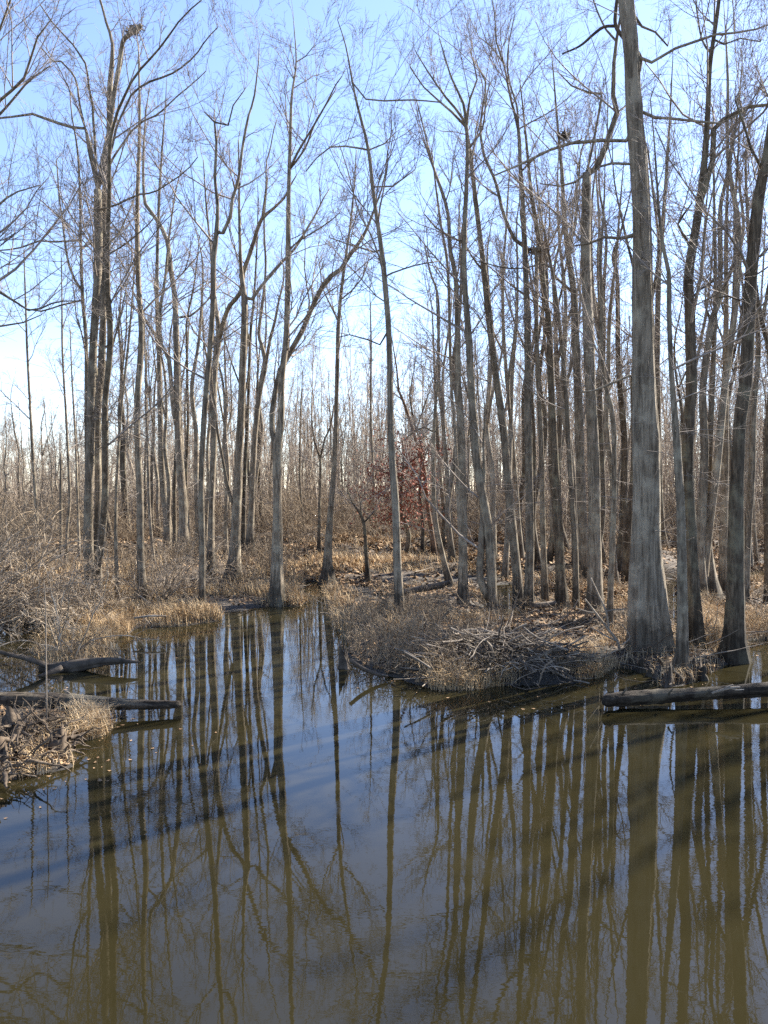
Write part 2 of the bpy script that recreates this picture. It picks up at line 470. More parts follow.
def build_tree(t, seed):
    g = np.random.default_rng(seed)
    pts = t['pts']
    bx, by, bw = pts[0]
    if t['D'] is None:
        base = ground_px(bx, by)
    else:
        p = at_depth(bx, by, t['D']); base = np.array([p[0], p[1], max(tz(p[0], p[1]), 0)])
    D = base[1]
    far = D > 32
    dr = g.normal(0, .05, 2)
    def lift(pl, d0, slope):
        out = []
        z0 = None
        for (x, y, w) in pl:
            h = (by - y) / F * D
            d = d0 + (slope * h if z0 is None else slope * (h - z0))
            p = at_depth(x, y, max(d, 5))
            out.append([*p, w * .5 * d / F])
        return np.array(out)
    main = lift(pts, D, dr[0])
    if t['D'] is None or True:
        off = base - main[0, :3]; main[0, :3] += off
    # extend the top until it is thin
    def extend(S, want):
        r = S[-1, 3]
        if not t['ext'] or r < .022: return S
        d = norm(S[-1, :3] - S[-2, :3]); L = min(r * 60, 4.5)
        rows = []
        p = S[-1, :3].copy()
        for k in range(1, 4):
            d = norm(d + g.normal(0, .10, 3) + np.array([0, 0, .18])); p = p + d * L / 3
            rows.append([*p, max(r * (1 - k / 3.3), .008)])
        return np.vstack([S, rows])
    main = extend(main, 0)
    foot = main[0].copy(); foot[2] -= .30
    main = np.vstack([foot, main])
    root = empty(t['name'], base); 
    tag(root, t['label'], 'tree', t['group'])
    mat = M[t['bark']]
    S = smooth_line(main, .22 if not far else .4); S[:, 3] = np.maximum(S[:, 3], .006)
    S[:, :3] += 0
    # slight natural crookedness
    n = len(S); s = np.arange(n)
    for a in (0, 1):
        S[:, a] += .012 * np.sin(s * .33 + g.uniform(0, 6)) * np.minimum(s / 8, 1)
    L = S.copy(); L[:, :3] -= base
    sides = 56 if bw > 30 else (24 if bw > 14 else 14 if bw > 8 else 10)
    V, Qq, Tt = trunk_tube(L, sides, g, t['flare'], t['lobes'], .07)
    obj('trunk', mesh_from('trunk', V, Qq, mat, True, Tt), root)
    stems = [L]
    for lb in t['limbs']:
        x0, y0, w0 = lb[0]
        k = int(np.argmin(np.abs(L[:, 2] + base[2] - at_depth(x0, y0, D)[2])))
        d0 = L[k, 1] + base[1]
        sl = g.normal(0, .22)
        if y0 > by - 4: d0 = D + g.uniform(-.15, .3); sl = g.normal(0, .04)
        out = []
        for (x, y, w) in lb:
            ll = math.hypot(x - x0, y - y0) / F * D
            d = d0 + sl * ll
            out.append([*at_depth(x, y, d), w * .5 * d / F])
        lim = np.array(out)
        # root the limb inside the stem it grows from
        if y0 <= by - 4 and abs(lim[0, 0] - S[k, 0]) < .6:
            lim[0, :3] = S[k, :3]
        if y0 > by - 4:
            f2 = lim[0].copy(); f2[2] = min(f2[2], base[2]) - .3; lim = np.vstack([f2, lim])
        lim = extend(lim, 0)
        Lm = smooth_line(lim, .25 if not far else .4); kk = np.arange(len(Lm)); amp = np.minimum(kk / 5, 1) * np.minimum(.045, .012 * len(Lm)**.5) * np.clip(.016 / Lm[:, 3], .15, 1)
        for a_ in range(3): Lm[:, a_] += amp * (np.sin(kk * g.uniform(.35, .7) + g.uniform(0, 6)) + .6 * np.sin(kk * g.uniform(.9, 1.6) + g.uniform(0, 6)))
        Lm[:, 3] = np.maximum(Lm[:, 3], .006)
        Lm[:, :3] -= base
        V, Qq, Tt = trunk_tube(Lm, 10 if w0 > 4 else 8, g, .4 if y0 > by - 4 else 0.0, 4, .06)
        obj('limb', mesh_from('limb', V, Qq, mat, True, Tt), root)
        stems.append(Lm)
    A = crown_from_stems(stems, g, t['dens'], t['reach'], t['low'], .0029 if D < 20 else (.0036 if D < 32 else .0048), fine=not far or t['dens'] > 1, start=t['start'])
    obj('crown', A.mesh('crown', M['twig'], False), root)
    return root

# ---- left bank
T('thick clump of three close grey stems on the left bank, one stem snapped off',
  [(91, 604, 10), (89, 560, 9), (89, 500, 8.5), (90.5, 420, 8), (94, 340, 8), (96, 300, 8), (98, 240, 8), (98, 190, 7.5)],
  [[(98, 602, 8), (98, 520, 7), (98, 420, 6.5), (103, 340, 6.5), (104, 250, 6.5), (105, 200, 6.5), (109, 133, 6.2), (110.6, 86, 5.5), (112, 43, 3.5), (105, 21, 2.5), (98, -8, 2)],
   [(105, 600, 8), (104, 520, 7), (105, 420, 6), (108, 370, 6), (110, 330, 6), (108, 280, 5), (108, 200, 4), (113, 130, 3), (124, 95, 2.5), (140, 69, 2.2), (179, 26, 1.6), (204, 0, 1.2)],
   [(110.6, 88, 4.5), (120, 62, 4.2), (124.5, 39, 4.5), (132, 32, 5), (141, 25, 5)],
   [(99, 129, 3.5), (86, 128, 3.2), (73, 127, 3), (50, 119, 2.8), (32, 113, 2.6), (12, 117, 2.2), (0, 119, 2), (-20, 116, 1.5)],
   [(98, 120, 3), (92, 105, 2.5), (88, 90, 2.4), (85, 64, 2.1), (74, 46, 1.8), (54, 24, 1.5), (40, 0, 1.2)],
   [(87, 88, 2.2), (72, 74, 1.8), (54, 60, 1.6), (41, 46, 1.2)],
   [(109, 125, 2.6), (124, 110, 2.2), (140, 88, 2.1), (172, 73, 1.8), (204, 45, 1.4), (219, 28, 1)],
   [(108, 140, 2.6), (130, 130, 2), (155, 115, 1.7), (180, 96, 1.4), (205, 72, 1)],
   [(106, 215, 2.4), (118, 205, 2), (140, 194, 2), (158, 190, 1.6), (178, 176, 1.4), (196, 158, 1)],
   [(109, 255, 2), (118, 235, 1.7), (126, 215, 1.4), (134, 190, 1.1)],
   [(109, 268, 2), (122, 246, 1.7), (140, 230, 1.5), (156, 214, 1.1)]],
  dens=.75, reach=1.25, low=26, start=.62, ext=False)
T('slender grey tree just left of the three-stemmed clump, forked high to the left',
  [(87, 592, 5), (87, 500, 4.5), (87, 420, 4), (85.5, 340, 3.6), (82.7, 300, 3.4), (81.6, 250, 2.8), (80, 200, 2.4), (77, 150, 2), (72, 118, 1.4), (70, 90, 1)],
  [[(82.5, 298, 2.6), (75, 280, 2.4), (69, 264, 2.4), (64, 234, 2), (59, 200, 1.6), (54, 160, 1.2)],
   [(81, 300, 2), (60, 306, 1.8), (40, 311, 1.6), (26, 309, 1.5), (12, 300, 1.4), (0, 292, 1.2), (-14, 288, 1)],
   [(66, 240, 1.8), (55, 242, 1.8), (39, 241, 1.7), (21, 247, 1.6), (0, 249, 1.4), (-14, 252, 1)]],
  low=24, start=.4)
T('thin leaning sapling rising from the brush near the left edge',
  [(41, 566, 4), (38, 540, 3.4), (35.5, 500, 3.2), (33, 460, 3), (31, 420, 2.6), (27, 350, 2.2), (26, 310, 1.8), (24, 250, 1.2)], low=14, start=.35, reach=.8)
T('thin straight sapling between the leaning sapling and the three-stemmed clump',
  [(66, 566, 3.4), (67, 530, 3), (70, 500, 2.8), (69, 470, 2.6), (66, 420, 2.3), (63, 360, 2), (62, 310, 1.6), (61, 260, 1)], low=14, start=.35, reach=.8)
T('wispy sapling tight against the left flank of the three-stemmed clump',
  [(79, 566, 3), (78, 500, 2.5), (75, 440, 2.1), (73, 390, 1.6), (70, 330, 1)], low=10, start=.35, reach=.7)
T('short snapped grey snag among the brush left of the clump',
  [(60, 572, 3), (61, 520, 2.8), (61, 480, 2.6), (61, 454, 2.4)], low=4, start=.8, reach=.3, dens=.3, ext=False, name='dead_snag')
T('skinny leaning stem just right of the three-stemmed clump',
  [(117, 602, 4), (116, 540, 3.4), (117, 480, 3), (120, 420, 2.6), (127, 360, 2.4), (130, 330, 2.2), (133, 286, 1.6), (136, 230, 1)], low=16, start=.4, reach=.8)
T('straight reddish grey tree with many level twigs, right of the clump',
  [(143, 604, 9), (141, 560, 7.5), (139.6, 500, 7), (137.5, 420, 6.4), (141, 340, 6), (138.5, 280, 5.2), (137.5, 200, 4.2), (138.5, 150, 3.4), (139.6, 100, 2.4), (139, 45, 1.2)],
  low=60, start=.5, reach=1.2, dens=.9)
T('thin curved stem in the brush between the straight twiggy tree and the wide-based pair',
  [(155, 576, 3.6), (151, 530, 3.1), (148, 470, 3), (146.5, 420, 2.6), (146, 380, 2), (144, 320, 1.2)], low=14, reach=.7)
T('grey tree forked into a left prong, left of the wide-based tree',
  [(169, 550, 8), (167, 520, 7), (162.5, 480, 6), (160.5, 420, 5.4), (159, 360, 5), (157, 300, 4), (157.6, 250, 3.4), (159, 200, 2.8), (162, 150, 2), (166, 100, 1.1)],
  [[(159, 350, 3.6), (155, 334, 3.4), (148, 324, 2.6), (143, 316, 2)]], low=26, reach=1.3)
T('wide-based double-stemmed tree that bends left high up',
  [(184, 552, 13), (184, 530, 9.5), (183, 500, 8.5), (180, 460, 7.5), (177.6, 420, 6.6), (176.5, 360, 6), (175, 300, 5.4), (171, 270, 5), (167, 240, 4.4), (156, 219, 3.8), (145, 204, 3.2), (143, 160, 2.4), (146, 110, 1.4)],
  [[(178, 432, 5), (173, 405, 4.6), (169, 359, 4.2), (162, 345, 3.6), (160, 312, 3.2), (166, 269, 2.6), (170, 230, 2), (178, 185, 1.2)],
   [(175, 320, 2.4), (190, 316, 2.1), (204, 304, 1.8), (216, 290, 1.2)]], low=24, reach=1.2)
T('thin dark stem beside the wide-based tree with an elbow near its top',
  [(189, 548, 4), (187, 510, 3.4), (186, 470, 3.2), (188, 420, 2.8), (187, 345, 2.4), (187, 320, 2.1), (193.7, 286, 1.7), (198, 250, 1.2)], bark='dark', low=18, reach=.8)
T('straight waterside tree with a sunlit right edge, forking into a high Y',
  [(202, 610, 6.5), (202, 560, 5.8), (201, 500, 5.8), (202.5, 460, 5.6), (204.4, 420, 5.5), (207, 380, 5.5), (210, 340, 5.5), (213, 300, 5.5), (214, 260, 5.2), (217, 232, 5), (218, 205, 3.6), (215, 178, 3.2), (216, 142, 2.7), (214, 122, 2), (204, 112, 1.2)],
  [[(217, 236, 4), (223, 233, 3.8), (231, 217, 3.4), (233, 200, 3.2), (239, 178, 3), (244, 140, 2.6), (247, 114, 2.2), (254, 92, 1.8), (258, 49, 1)],
   [(216, 142, 2), (228, 125, 1.8), (233, 105, 1.4), (244, 90, 1)]], low=10, reach=1.2, flare=.3)
T('tree with an S-shaped limb sweeping right behind its neighbour',
  [(211, 566, 7.5), (211, 540, 6.4), (212, 500, 6), (214, 440, 6.4), (213, 410, 7), (215, 370, 6.6), (219, 335, 6), (217, 316, 4), (214, 290, 3.4), (211, 250, 2.6), (206, 200, 1.8), (203, 160, 1)],
  [[(219, 335, 5), (224, 320, 4.6), (230, 305, 4.6), (241, 292, 4.6), (243, 273, 4.6), (248, 258, 4.4), (255, 238, 4), (262, 219, 3.6), (274, 208, 2.8), (284, 199, 2.2), (296, 176, 1.2)],
   [(262, 219, 2.6), (266, 190, 2), (268, 160, 1.5), (276, 120, 1)]], low=10, reach=1.1)
T('sturdy bank tree with a long limb rising right and a thin stem leaning off left',
  [(232, 580, 14), (234, 560, 10.5), (235.6, 540, 9.5), (237, 500, 8.5), (238, 460, 8), (241, 420, 7.6), (243, 370, 6.8), (244, 310, 6.2), (243, 290, 5), (241, 270, 4), (240, 230, 3), (239, 190, 2.2), (238, 140, 1.2)],
  [[(244, 304, 4.2), (252, 299, 3.6), (259, 289, 3.4), (267, 279, 3.2), (288, 257, 2.8), (300, 241, 2.4), (316, 212, 1.8), (330, 190, 1.1)],
   [(236, 512, 4), (231, 500, 3.6), (226, 478, 3.2), (218, 431, 2.6), (213, 390, 1.8), (210, 350, 1.1)]], low=14, reach=1.1)
T('thin stem tucked behind the right side of the sturdy bank tree',
  [(243, 558, 5), (243.5, 530, 4.2), (245, 480, 3.8), (247.5, 420, 3.4), (250, 340, 3), (254, 300, 2.4), (257, 250, 1.6), (258, 200, 1)], bark='dark', low=12, reach=.8)
T('lyre-shaped forked tree left of the waterside tree with the curved limb',
  [(249.5, 551, 8), (250.5, 525, 6.4), (251.7, 500, 6), (256, 420, 5.4), (261, 385, 5), (265.6, 365, 4.6), (262, 345, 3.6), (259, 333, 3.4), (263, 297, 2.8), (265.6, 264, 2.3), (264.6, 221, 1.8), (268, 170, 1)],
  [[(265.6, 365, 3.6), (270, 340, 3.2), (275, 322, 2.8), (279, 300, 2.2), (284, 270, 1.4)]], low=14, reach=1.0)
T('dark-footed waterside tree with a great limb curving up to the right',
  [(277, 605, 15), (277, 590, 11.5), (277.5, 540, 10), (277, 490, 9.3), (277, 450, 9.5), (281, 420, 7.2), (282, 380, 6.6), (286, 340, 6), (287, 300, 5.5), (288, 250, 5), (289, 200, 4.2), (290, 150, 3.2), (291, 99, 2.4), (296, 62, 1.6), (294, 21, .8)],
  [[(276, 448, 7), (272, 430, 5.6), (271.5, 415, 5.2), (275, 395, 5.2), (281, 370, 5.2), (288, 357, 5.2), (302, 331, 5.2), (309, 314, 5), (322, 286, 5), (331, 276, 4.8), (341, 270, 4.6), (350, 256, 4.2), (363, 237, 3.6), (372, 216, 2.6), (382, 190, 1.6)],
   [(290, 168, 2.6), (298, 152, 2.4), (311, 130, 2.1), (325, 105, 1.7), (344, 75, 1)],
   [(289, 172, 2.4), (304, 150, 2.1), (322, 112, 1.6), (336, 90, 1)],
   [(288, 252, 2), (300, 240, 1.7), (320, 228, 1.4), (340, 214, 1)],
   [(296, 62, 1.3), (306, 56, 1.1), (314, 46, .8)]], low=16, reach=1.2, flare=.6)
T('slim tree at the head of the inlet, spreading dark root foot',
  [(328, 584, 13), (327.7, 570, 9), (328, 555, 7.4), (330.5, 520, 6.2), (333, 480, 5.4), (336, 420, 4.6), (337.6, 370, 4.4), (338, 330, 4.2), (340, 300, 3.6), (344, 270, 3), (349, 238, 2.4), (353, 200, 1.8), (356, 150, 1)],
  [[(338, 325, 2), (332, 308, 1.8), (324, 290, 1.4), (318, 265, 1)],
   [(341, 302, 1.8), (352, 290, 1.6), (362, 278, 1.4), (370, 258, 1)]], low=14, reach=.9, flare=.8)
# ---- centre
T('pale smooth trunk in the centre growing from the grassy point and leaning left above',
  [(400, 614, 9.5), (398.5, 585, 8.8), (397, 555, 8.4), (395, 500, 7.6), (393, 470, 7.2), (391, 420, 6.6), (390.6, 380, 6.3), (388.5, 330, 5.8), (385, 290, 5.2), (381, 250, 4.6), (374.5, 200, 3.9), (369, 150, 3.2), (361.6, 120, 2.6), (355, 95, 2.2), (350, 70, 1.7), (345, 45, 1.3), (337, 20, .8)],
  [[(369, 152, 2), (362, 149, 2), (345, 147, 1.8), (329, 148, 1.6), (316, 158, 1.3), (306, 172, 1)],
   [(353, 92, 1.6), (366, 99, 1.6), (384, 101, 1.6), (412, 101, 1.5), (440, 103, 1.2)],
   [(382, 256, 2.2), (374, 252, 2), (358, 247, 1.8), (345, 243, 1.5), (330, 238, 1.1)],
   [(389, 335, 2), (380, 345, 1.8), (368, 340, 1.6), (350, 335, 1.2), (338, 338, 1)],
   [(385, 284, 2), (392, 273, 1.8), (404, 269, 1.6), (424, 264, 1.3), (440, 260, 1)],
   [(377, 196, 1.8), (392, 186, 1.6), (404, 178, 1.4), (416, 170, 1)],
   [(371, 160, 1.6), (384, 144, 1.4), (396, 132, 1)]], bark='pale', low=30, start=.5, reach=1.0, dens=.9, flare=.25)
T('slight dark sapling standing in the far brush left of the forked sapling', [(304, 543, 2.6), (302, 510, 2.2), (300, 478, 2), (300, 420, 1.7), (302, 385, 1)], bark='dark', low=6, reach=.9, group='saplings on the far bank')
T('dark Y-shaped sapling on the far bank near the head of the inlet', [(319, 551, 3.6), (319.5, 510, 2.8), (320, 459, 2.6), (314, 441, 1.8), (312, 425, 1.2)], [[(320, 459, 2), (325, 438, 1.7), (330, 428, 1.5), (334, 405, 1)]], bark='dark', low=4, reach=.7, group='saplings on the far bank')
T('thin straight grey tree in the far brush just left of the pale central trunk', [(376, 540, 3.4), (374, 500, 3), (372, 452, 2.7), (371, 420, 2.4), (371, 350, 1.8), (370, 300, 1)], low=10, reach=1.2, group='saplings on the far bank')
T('knee-high dark sapling with a forked head on the leafy flat', [(368, 579, 4.4), (366, 555, 3.6), (364, 523, 3.2), (358, 510, 2), (353, 503, 1.4)], [[(364, 523, 2.2), (370, 516, 1.6), (376, 510, 1.2)], [(364, 524, 2), (361, 512, 1.4), (360, 496, 1)]], bark='dark', low=4, reach=.7, start=.6, group='saplings on the far bank')
T('leaning red-brown trunk right of the russet-leaved oak', [(435, 558, 5.4), (432, 535, 4.6), (428, 510, 4.2), (425, 480, 4), (422, 460, 3.8), (416, 440, 3.4), (410, 420, 3), (403, 400, 2.6), (399, 391, 2.4), (397, 370, 1.6), (392, 340, 1)], bark='red', low=8, reach=.8)
T('crooked grey stem with its top snapped, right of the red-brown trunk', [(450, 586, 7), (446, 570, 5.2), (442, 552, 4.6), (436, 520, 4.2), (433.5, 490, 4), (433, 450, 3.8), (435, 415, 3.4), (438, 382, 3)], [[(433, 430, 2), (424, 427, 1.8), (414, 432, 1.6), (404, 440, 1.1)]], low=14, reach=.6, ext=False, start=.7)
T('narrow grey stem between the snapped crooked stem and the pale-edged pair', [(450, 570, 5.6), (450.5, 540, 4.8), (450, 523, 4.6), (448, 484, 4.3), (443, 425, 3.8), (439, 376, 3.2), (438, 301, 2.4), (430, 272, 1.8), (424, 240, 1)], low=14, reach=.9)
T('thin stem with a bright sunlit edge hugging the left of a straight trunk', [(464, 596, 3.8), (461, 545, 3.2), (458.6, 510, 3.2), (454, 420, 3.2), (452, 393, 3.2), (450, 329, 3), (447, 264, 2.8), (441.5, 228, 2.4), (438, 200, 2), (432, 150, 1.2)], bark='pale', low=12, reach=1.0, flare=.2)
T('straight trunk with a bright sunlit right edge at the middle of the stand', [(463, 604, 11), (463, 580, 9), (463, 520, 8.2), (460.5, 420, 7.2), (458.6, 382, 6.4), (457.6, 327, 5.6), (455, 275, 4.8), (450, 251, 4.2), (448, 213, 3.6), (440, 185, 3), (433, 165, 2.5), (424, 130, 1.6), (416, 100, 1)], low=16, reach=1.2, flare=.3)
T('grey two-footed tree leaning left with a broad fan of limbs at the top',
  [(493, 622, 11), (492, 592, 10), (489, 540, 9.2), (484.4, 506, 8.6), (478, 467, 8.2), (473.7, 420, 7.6), (471.5, 393, 7.2), (468, 333, 6.4), (465, 286, 5.8), (464.5, 243, 5.2), (466, 200, 4.6), (467, 150, 3.8), (466, 127, 3.4), (463, 103, 2.6), (452, 79, 2), (440, 39, 1)],
  [[(478, 608, 9), (480, 580, 7.6), (481, 550, 7), (482, 519, 6), (482, 500, 4)],
   [(466, 130, 2.8), (452, 112, 2.4), (440, 102, 2), (424, 88, 1.6), (408, 66, 1)],
   [(466, 128, 2.4), (470, 100, 2), (478, 80, 1.7), (470, 52, 1.2)],
   [(467, 150, 2.4), (482, 130, 2), (484, 107, 1.8), (492, 80, 1.2)],
   [(464, 245, 2.2), (452, 238, 2), (436, 228, 1.8), (424, 214, 1.3)]], low=16, reach=1.2, flare=.3)
T('tall grey trunk leaning left from beside the pale brush pile',
  [(519, 606, 10.5), (517, 575, 9.3), (512, 523, 8.6), (506, 463, 8), (502, 420, 7.4), (493, 350, 6.5), (487.6, 307, 5.9), (482, 254, 5.3), (476, 200, 4.5), (469, 146, 3.6), (462, 118, 2.8), (446, 98, 2.2), (428, 72, 1.5), (415, 50, 1)],
  [[(484, 275, 2.4), (476, 262, 2), (468, 250, 1.7), (458, 232, 1.1)]], low=16, reach=1.2, flare=.3)
T('thin wavering grey stem close behind the tall left-leaning trunk', [(521, 556, 5.6), (518, 520, 4.8), (515.6, 484, 4.6), (511, 420, 4.2), (506, 372, 3.8), (503, 307, 3.3), (503, 264, 2.8), (506, 232, 2.2), (509, 180, 1.4)], [[(505, 355, 2.4), (498, 342, 2.2), (492, 330, 2), (484, 305, 1.2)]], low=14, reach=.9)
T('upright grey trunk splitting into a left-sweeping limb and a tall twin top',
  [(528.5, 611, 10.5), (529.5, 570, 8.8), (529.5, 527, 8.2), (528.5, 420, 7.2), (527, 329, 6.4), (526, 286, 5.9), (525, 247, 5.4), (523, 200, 4.6), (520, 163, 4), (518, 129, 3.4), (512, 105, 2.6), (508, 86, 2.2), (504, 64, 1.9), (497, 43, 1.6), (495, 15, 1.2), (490, -12, .9)],
  [[(525, 250, 4.2), (515, 240, 3.9), (505, 217, 3.6), (493, 178, 3.1), (484, 155, 2.8), (481, 133, 2.5), (484, 107, 2.2), (484, 82, 1.9), (471.5, 58, 1.3)],
   [(518, 129, 2.4), (517, 104, 2.1), (511, 84, 1.8), (508, 55, 1.4), (514, 20, 1)],
   [(520, 165, 2), (540, 154, 2), (560, 146, 1.8), (580, 140, 1.3)],
   [(504, 64, 1.4), (492, 48, 1.2), (478, 38, 1)]], low=14, reach=1.2, flare=.3)
T('slim trunk with a knobbly lump and broken top, right of the twin-topped trunk', [(545, 603, 7.5), (543.5, 540, 5.8), (542, 484, 5.5), (540, 420, 5), (537, 337, 4.5), (536, 278, 4), (536, 255, 4.4), (533, 249, 4)], [[(536, 252, 4), (541, 250, 5)]], low=14, reach=.6, start=.7, ext=False, flare=.3)
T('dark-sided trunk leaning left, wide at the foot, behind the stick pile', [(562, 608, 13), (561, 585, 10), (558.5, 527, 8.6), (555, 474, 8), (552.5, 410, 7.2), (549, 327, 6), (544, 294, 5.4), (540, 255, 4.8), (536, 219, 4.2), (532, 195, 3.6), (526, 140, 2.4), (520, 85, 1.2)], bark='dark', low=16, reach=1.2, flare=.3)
T('thin arching stem right of the dark-sided trunk', [(576, 608, 6.5), (575, 552, 5.4), (572, 502, 5), (567, 410, 4.4), (560.5, 337, 3.8), (556.6, 298, 3.4), (552, 268, 3), (546, 239, 2.5), (539, 205, 2), (534, 160, 1.2)], [[(552, 268, 2), (544, 264, 1.8), (530, 266, 1.6), (500, 268, 1.3), (474, 262, 1)]], low=12, reach=1, flare=.3)
T('stout grey trunk curving left in front of the broken-headed trunk', [(585, 583, 11), (583, 540, 9.4), (581, 476, 8.8), (578, 405, 8), (576, 337, 7.2), (574, 294, 6.5), (568, 255, 5.6), (564.5, 219.5, 4.8), (562, 170, 3.6), (556, 110, 2.2), (552, 60, 1.1)], [[(574, 296, 3), (566, 286, 2.6), (556, 278, 2.2), (546, 255, 1.4)], [(570, 262, 3), (574, 220, 2.4), (580, 170, 1.8), (588, 120, 1)]], low=16, reach=1.2, flare=.2)
T('thick trunk whose head is broken, one elbowed limb going on upward',
  [(594, 613, 16), (595, 590, 13), (595, 527, 12.4), (593, 450, 11.6), (591, 395, 11), (589, 337, 10.4), (586, 278, 9.8), (585, 239, 9.2), (586, 210, 9), (587, 173, 8.5)],
  [[(587, 182, 6.5), (594, 170, 6.2), (600.6, 160, 6), (609, 135, 5.6), (617, 112, 5.4), (613, 95, 4.6), (614, 62, 3.8), (618, 38, 3.2), (622, 10, 2.4), (620, -20, 1.6)],
   [(613, 96, 2.6), (602, 94, 2.4), (590, 92, 2.2), (574, 84, 1.6), (560, 70, 1)],
   [(589, 178, 2.4), (575, 182, 2.1), (560, 186, 1.8), (540, 184, 1.2)],
   [(617, 42, 2.2), (606, 30, 2), (598, 12, 1.7), (590, -14, 1.2)]], low=20, reach=1.1, start=.8, ext=False, flare=.3)
T('slim upright stem squeezed between the broken-headed trunk and the great trunk', [(609, 628, 7.5), (610.5, 603, 6), (613, 527, 5.3), (613.5, 425, 4.8), (608, 395, 4.4), (602.5, 360, 4), (601.6, 298, 3.4), (600, 260, 2.6), (604, 200, 1.8), (606, 150, 1)], low=14, reach=.9, flare=.3)
T('dark leaning trunk standing behind the left side of the great trunk', [(616, 578, 9), (619, 556, 7.6), (623, 527, 7.2), (624.5, 451, 6.6), (622, 410, 6), (619, 370, 5.2), (618, 337, 4.8), (617, 278, 3.8), (613, 256, 3.2), (620, 235, 2.4), (628, 205, 1.4)], bark='dark', low=14, reach=1)
# ---- right
T('biggest trunk, pale grey with spreading buttress foot, right of the stick pile',
  [(651, 649, 36), (650, 628, 34), (648, 592, 30), (646.5, 544, 26), (646, 472, 24.5), (645, 395, 23), (643, 298, 19.5), (641, 219, 17.5), (638.5, 162, 16), (634.5, 108, 14.6), (632, 54, 14.2), (626, 0, 13.5), (621, -60, 12)],
  [[(641, 236, 3), (630, 236, 4), (620, 238, 3.2), (604, 237, 2.8), (590, 243, 2.2), (575, 247, 1.4)],
   [(639, 142, 4), (626, 141, 3.8), (600, 141, 3.4), (570, 144, 3.2), (550, 150, 2.8), (520, 164, 2.4), (495, 174, 1.6)],
   [(637, 70, 3.6), (652, 62, 3.2), (676, 48, 2.8), (700, 40, 2.6), (716, 34, 2.4), (754, 30, 1.8), (775, 22, 1.2)],
   [(641, 164, 3), (631, 164, 3), (612, 164, 2.6), (600, 168, 2), (590, 176, 1.2)],
   [(644, 116, 3), (655, 118, 3), (670, 119, 2.8), (700, 122, 2.4), (720, 124, 1.8), (745, 112, 1.2)],
   [(634, 26, 2.6), (642, 27, 2.4), (656, 33, 2), (668, 48, 1.6)],
   [(643, 380, 2.6), (630, 376, 2.4), (612, 384, 2.2), (596, 391, 1.8), (584, 392, 1.2)]],
  bark='pale', low=22, start=.72, reach=1.4, dens=.8, flare=.37, name='swamp_tree', lobes=7)
T('slender dark trunk peeking past the right edge of the biggest trunk', [(667, 556, 9), (662, 530, 6.6), (659, 470, 6.3), (657, 385, 6), (658, 317, 5.6), (659, 258, 5), (662, 229, 4.4), (666, 180, 3.2), (670, 120, 2), (672, 70, 1.1)], [[(661, 238, 3), (656, 205, 2.4), (650, 170, 1.6), (646, 140, 1)]], bark='dark', low=18, reach=1.2)
T('smooth bluish trunk at the water right of the biggest trunk, flared dark foot', [(682, 671, 17), (682.5, 655, 12), (683, 610, 10), (682, 556, 9.2), (679.5, 500, 8.2), (677, 460, 7.4), (675, 418, 6.4), (672, 370, 5), (670, 317, 4.6), (669, 272, 4), (663, 245, 3.4), (658, 205, 2.6), (654, 150, 1.6), (650, 100, 1)], low=12, reach=1.0, flare=.35)
T('tall mottled trunk forking high with a limb bent out to the right edge',
  [(695, 647, 16), (695, 628, 14), (692, 574, 13), (690, 526, 12.4), (687.5, 472, 12), (688, 418, 11), (691, 395, 10), (690.5, 317, 9.4), (689, 278, 9), (692.5, 249, 8.6), (697, 219.5, 8), (702, 180, 7), (704, 160, 6), (707.6, 114, 5.2), (710, 68, 4.6), (716, 27, 4), (720, -5, 3.4), (723, -50, 2.4)],
  [[(699, 212, 6), (706, 184, 6), (713, 160, 5.6), (714, 130, 5), (724, 120, 4.4), (736, 114, 4), (750, 108, 3.6), (768, 105, 3), (790, 100, 2)],
   [(692, 252, 3), (684, 236, 2.8), (678, 224, 2.6), (684, 214, 2.2), (692, 202, 1.4)],
   [(709, 75, 2.4), (702, 40, 2), (697, 5, 1.5), (694, -30, 1)],
   [(690, 300, 2.4), (700, 290, 2), (716, 280, 1.6), (730, 268, 1)],
   [(710, 60, 2), (724, 44, 1.8), (740, 38, 1.4), (760, 42, 1)]], bark='dark', low=26, reach=1.2)
T('tree with an open V fork between the mottled trunk and the leaning right trunk',
  [(702, 602, 10), (700, 556, 9), (702, 508, 8.4), (704, 454, 7.6), (703, 395, 6.6), (708, 348, 6.2), (713, 317, 5.8), (718, 305, 5), (720, 278, 4.6), (720, 219, 4.2), (722, 200, 3.8), (728, 173, 3.2), (733, 146, 2.6), (737, 115, 1.8), (742, 60, 1)],
  [[(715, 315, 4.6), (726, 284, 4.2), (735, 262, 3.8), (743, 239, 3.4), (741, 205, 2.8), (738, 170, 2.2), (733, 140, 1.6), (730, 100, 1)],
   [(711, 330, 2), (706, 308, 1.8), (705, 290, 1.6), (714, 278, 1.4), (722, 275, 1)]], low=22, reach=1.0)
T('cone-footed trunk behind the forked tree, leaning slightly', [(712, 600, 14), (710, 575, 9.5), (707, 538, 7), (708, 508, 6.2), (711, 440, 5.4), (713, 356, 4.6), (716, 280, 3.6), (714, 200, 2.4), (712, 130, 1.2)], low=14, flare=.8)
T('narrow grey trunk just left of the leaning right trunk', [(723, 598, 9), (723.5, 560, 8.3), (724, 490, 7.8), (725, 436, 7), (725.5, 380, 5.4), (726, 317, 4.6), (726, 250, 3.8), (728, 190, 2.6), (732, 130, 1.3)], low=18, reach=.9)
